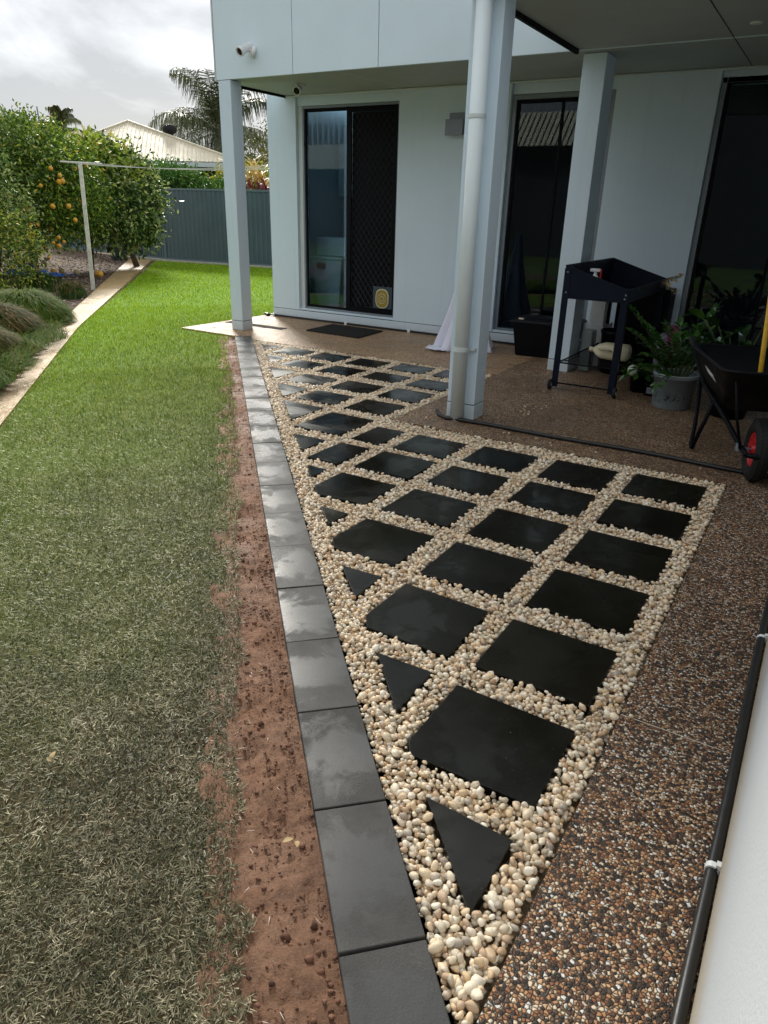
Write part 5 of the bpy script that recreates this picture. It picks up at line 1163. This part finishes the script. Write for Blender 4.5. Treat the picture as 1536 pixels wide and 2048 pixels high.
# blue tarpaulin with fallen fruit
m = MB(); nx, ny = 26, 16; bx, by = -15.45, 10.15
for i in range(nx):
    for j in range(ny):
        u, v = i/(nx-1), j/(ny-1); ex = .95*(1-.25*math.sin(v*5)); m.v.append((bx-.55+u*1.25+.1*math.sin(v*6), by-.45+v*.8+u*.35, .0+.20*math.exp(-((u-.25)**2+(v-.5)**2)*9)+.05*abs(math.sin(u*14+v*5))*(1-abs(2*v-1))+.02*math.sin(u*33+v*21)+.02))
for i in range(nx-1):
    for j in range(ny-1): m.f.append((i*ny+j, (i+1)*ny+j, (i+1)*ny+j+1, i*ny+j+1))
tp = m.build('blue_tarp', 'blue_tarp', origin=(bx, by, 0), smooth=True); tag(tp, 'crumpled blue tarpaulin on the mulch under the orange tree', 'tarpaulin')
q_ = tp.modifiers.new('thick', 'SOLIDIFY'); q_.thickness = .004
ff = fruit_mesh('old_fruit', 'fallen_orange'); fl_ = [(-15.70, 10.20, .27, 0), (-15.40, 10.05, .18, 0), (-15.17, 10.10, .15, 0), (-15.60, 10.60, .22, 0), (-15.3, 10.6, .07, 1), (-14.9, 10.9, .06, 0), (-14.35, 11.05, .06, 1), (-14.2, 11.0, .06, 1), (-16.3, 9.7, .06, 1), (-15.5, 10.95, .06, 0)]
lb = ['dull fallen orange on the high fold of the blue tarpaulin', 'dull fallen orange in the middle of the blue tarpaulin', 'dull fallen orange near the right end of the blue tarpaulin', 'dull fallen orange at the back of the blue tarpaulin', 'bright fallen orange on the mulch just right of the tarpaulin', 'dull fallen orange on the mulch between tarpaulin and post', 'first of two bright fallen oranges lying together by the post', 'second of two bright fallen oranges lying together by the post', 'bright fallen orange at the left end of the tarpaulin', 'dull fallen orange on the mulch behind the tarpaulin']
for k, (x_, y_, z_, br) in enumerate(fl_):
    o = ff if k == 0 else ff.copy()
    if k: C.objects.link(o)
    if br:
        o.data = fo.data
    o.location = (x_, y_, z_); o.scale = (.07, .07, .066); o.rotation_euler = (random.uniform(0, 3), random.uniform(0, 3), 0); tag(o, lb[k], 'orange', 'fallen oranges under the tree')
# tussocks and the mat of fine ground cover beside the path
def tussock(name, label, c, rad, h, n, mat, seed, group='fine leaved grass tussocks beside the path'):
    r = np.random.default_rng(seed); root = empty(name, (c[0], c[1], 0), label, 'grass tussock', group)
    az = r.uniform(0, 6.283, n); q = r.random(n)**.55; x_ = c[0]+rad*.78*q*np.cos(az); y_ = c[1]+rad*.78*q*np.sin(az); z_ = h*.72*np.sqrt(np.clip(1-q**2, 0, 1))
    az2 = az+r.normal(0, .45, n); P = np.stack([x_, y_, z_], 1); dx = np.stack([np.cos(az2), np.sin(az2), 0*az2], 1); ln = rad*r.uniform(.28, .50, n); e_ = r.uniform(.6, 1.3, n)*(1-.65*q); w_ = r.uniform(.005, .009, n)
    sd_ = np.stack([-np.sin(az2), np.cos(az2), 0*az2], 1)*w_[:, None]*.5; V = []; pts = [P]; p = P
    for k in range(4):
        p = p+(dx*np.cos(e_)[:, None]+np.array([0, 0, 1.0])*np.sin(e_)[:, None])*ln[:, None]/4; e_ = e_-r.uniform(.35, .75, n); pts.append(p.copy())
    for k, p in enumerate(pts):
        p[:, 2] = np.maximum(p[:, 2], .01); w2 = [1, 1, .85, .6, .1][k]; V += [p-sd_*w2, p+sd_*w2]
    V = np.stack(V, 1).reshape(-1, 3); i = np.arange(n)[:, None]*10; F = np.concatenate([i+[2*k, 2*k+1, 2*k+3, 2*k+2] for k in range(4)], 0)
    npmesh('blades', V, F, mat, parent=root, rnd=np.repeat(np.clip(r.random(n)*.7+.3*vnoise(x_, y_, 4, seed), 0, 1), 10), origin=(c[0], c[1], 0)); 
    MB().lathe([(rad*.78, -.04), (rad*.66, h*.38), (rad*.4, h*.6), (0, h*.70)], 18, (c[0], c[1], 0)).build('crown_base', 'moss', root, smooth=True)
tussock('grass_tussock', 'large dark green tussock beside the end of the pale path', (-9.55, 6.05), .66, .46, 11000, 'tussock', 1)
tussock('grass_tussock', 'brown tipped tussock at the left edge in front of the large one', (-8.62, 5.05), .60, .46, 10000, 'tussock_brown', 2)
tussock('grass_tussock', 'small brown tipped tussock low at the left edge', (-7.75, 4.30), .52, .36, 7000, 'tussock_brown', 3)
tussock('grass_tussock', 'thin dry clump among the mulch in front of the blue tarpaulin', (-12.9, 8.6), .5, .35, 1300, 'tussock_brown', 4)
tussock('grass_tussock', 'thin dry clump in the mulch left of the clothesline post', (-11.7, 8.4), .35, .3, 500, 'tussock_brown', 6)
gcv = [(-9.35, 6.42), (-8.74, 6.16), (-5.30, 2.92), (-2.0, -.3), (-3.6, -.9), (-7.6, 2.6), (-10.3, 5.6)]
n = 120000; a = rng.uniform(-10.4, -2.2, n); b = rng.uniform(-1, 6.5, n); wig = (vnoise(a, b, 3, 6)-.5)*.25; k = inpoly(a+wig, b+wig, gcv) ; a = a[k]; b = b[k]; n = len(a)
hh = .04+.13*vnoise(a, b, 2.2, 7)+.05*vnoise(a, b, 6, 8); P = np.stack([a, b, hh*.6+.0], 1)
swirl = vnoise(a, b, 1.4, 12)*9+rng.normal(0, .7, n)
V, F = blades(P, rng.uniform(.09, .20, n), swirl, rng.uniform(.5, 1.3, n), rng.uniform(.004, .008, n), .6)
V[:, 2] = np.maximum(V[:, 2], .004)
tag(npmesh('ground_cover', V, F, 'tussock', rnd=np.repeat(np.clip(rng.random(n)*.7+.3*vnoise(a, b, 2.5, 13)-.05, 0, 1), 5)), 'soft mat of fine leaved ground cover spilling onto the path edge', kind='stuff')
g_m = MB(); nx, ny = 90, 60; xs_ = np.linspace(-10.4, -3.2, nx); ys_ = np.linspace(-.9, 6.5, ny)
XX, YY = np.meshgrid(xs_, ys_, indexing='ij'); ok = inpoly(XX.ravel(), YY.ravel(), gcv).reshape(nx, ny); hz = (.04+.13*vnoise(XX, YY, 2.2, 7)+.05*vnoise(XX, YY, 6, 8))*.6-.012
ix = {}
for i in range(nx):
    for j in range(ny):
        if ok[i, j]: ix[(i, j)] = len(g_m.v); g_m.v.append((xs_[i], ys_[j], float(hz[i, j])))
for i in range(nx-1):
    for j in range(ny-1):
        q = [(i, j), (i+1, j), (i+1, j+1), (i, j+1)]
        if all(c_ in ix for c_ in q): g_m.f.append(tuple(ix[c_] for c_ in q))
tag(g_m.build('planting_mound', 'moss', smooth=True), 'low mound of soil under the ground cover', kind='structure')
# bare twigs
m = MB()
for k in range(9):
    b_ = Vector((-11.2+random.uniform(-.5, .5), 8.0+random.uniform(-.5, .5), 0)); m.tube([b_, b_+Vector((random.uniform(-.1, .1), random.uniform(-.1, .1), random.uniform(.25, .45)))], [.006, .003], 5)
tag(m.build('dry_twigs', 'bark', origin=(-11.2, 8.0, 0)), 'few dry upright twigs in the mulch left of the post', 'twigs')

# a few dry leaves on turf and pebbles
dl = ['dry orange leaf lying on the turf near the middle of the soil strip', 'small dry leaf lying on the dry turf at the lower left', 'curled brown leaf lying on the red soil near the edging']
for k, (x_, y_, z_) in enumerate(((-2.42, 2.24, .02), (-1.72, .93, .02), (-.93, 1.12, -.01))):
    LV = [(Vector((x_, y_, z_)), Vector((math.cos(k*2.1), math.sin(k*2.1), .15)).normalized(), .034, .018), (Vector((x_+.012, y_, z_)), Vector((math.cos(k*2.1+1.2), math.sin(k*2.1+1.2), .2)).normalized(), .026, .014)]
    r_e = empty('fallen_leaf', (x_, y_, z_), dl[k], 'leaf'); leafmesh(LV, 'leaf_blade', 'old_fruit', r_e)
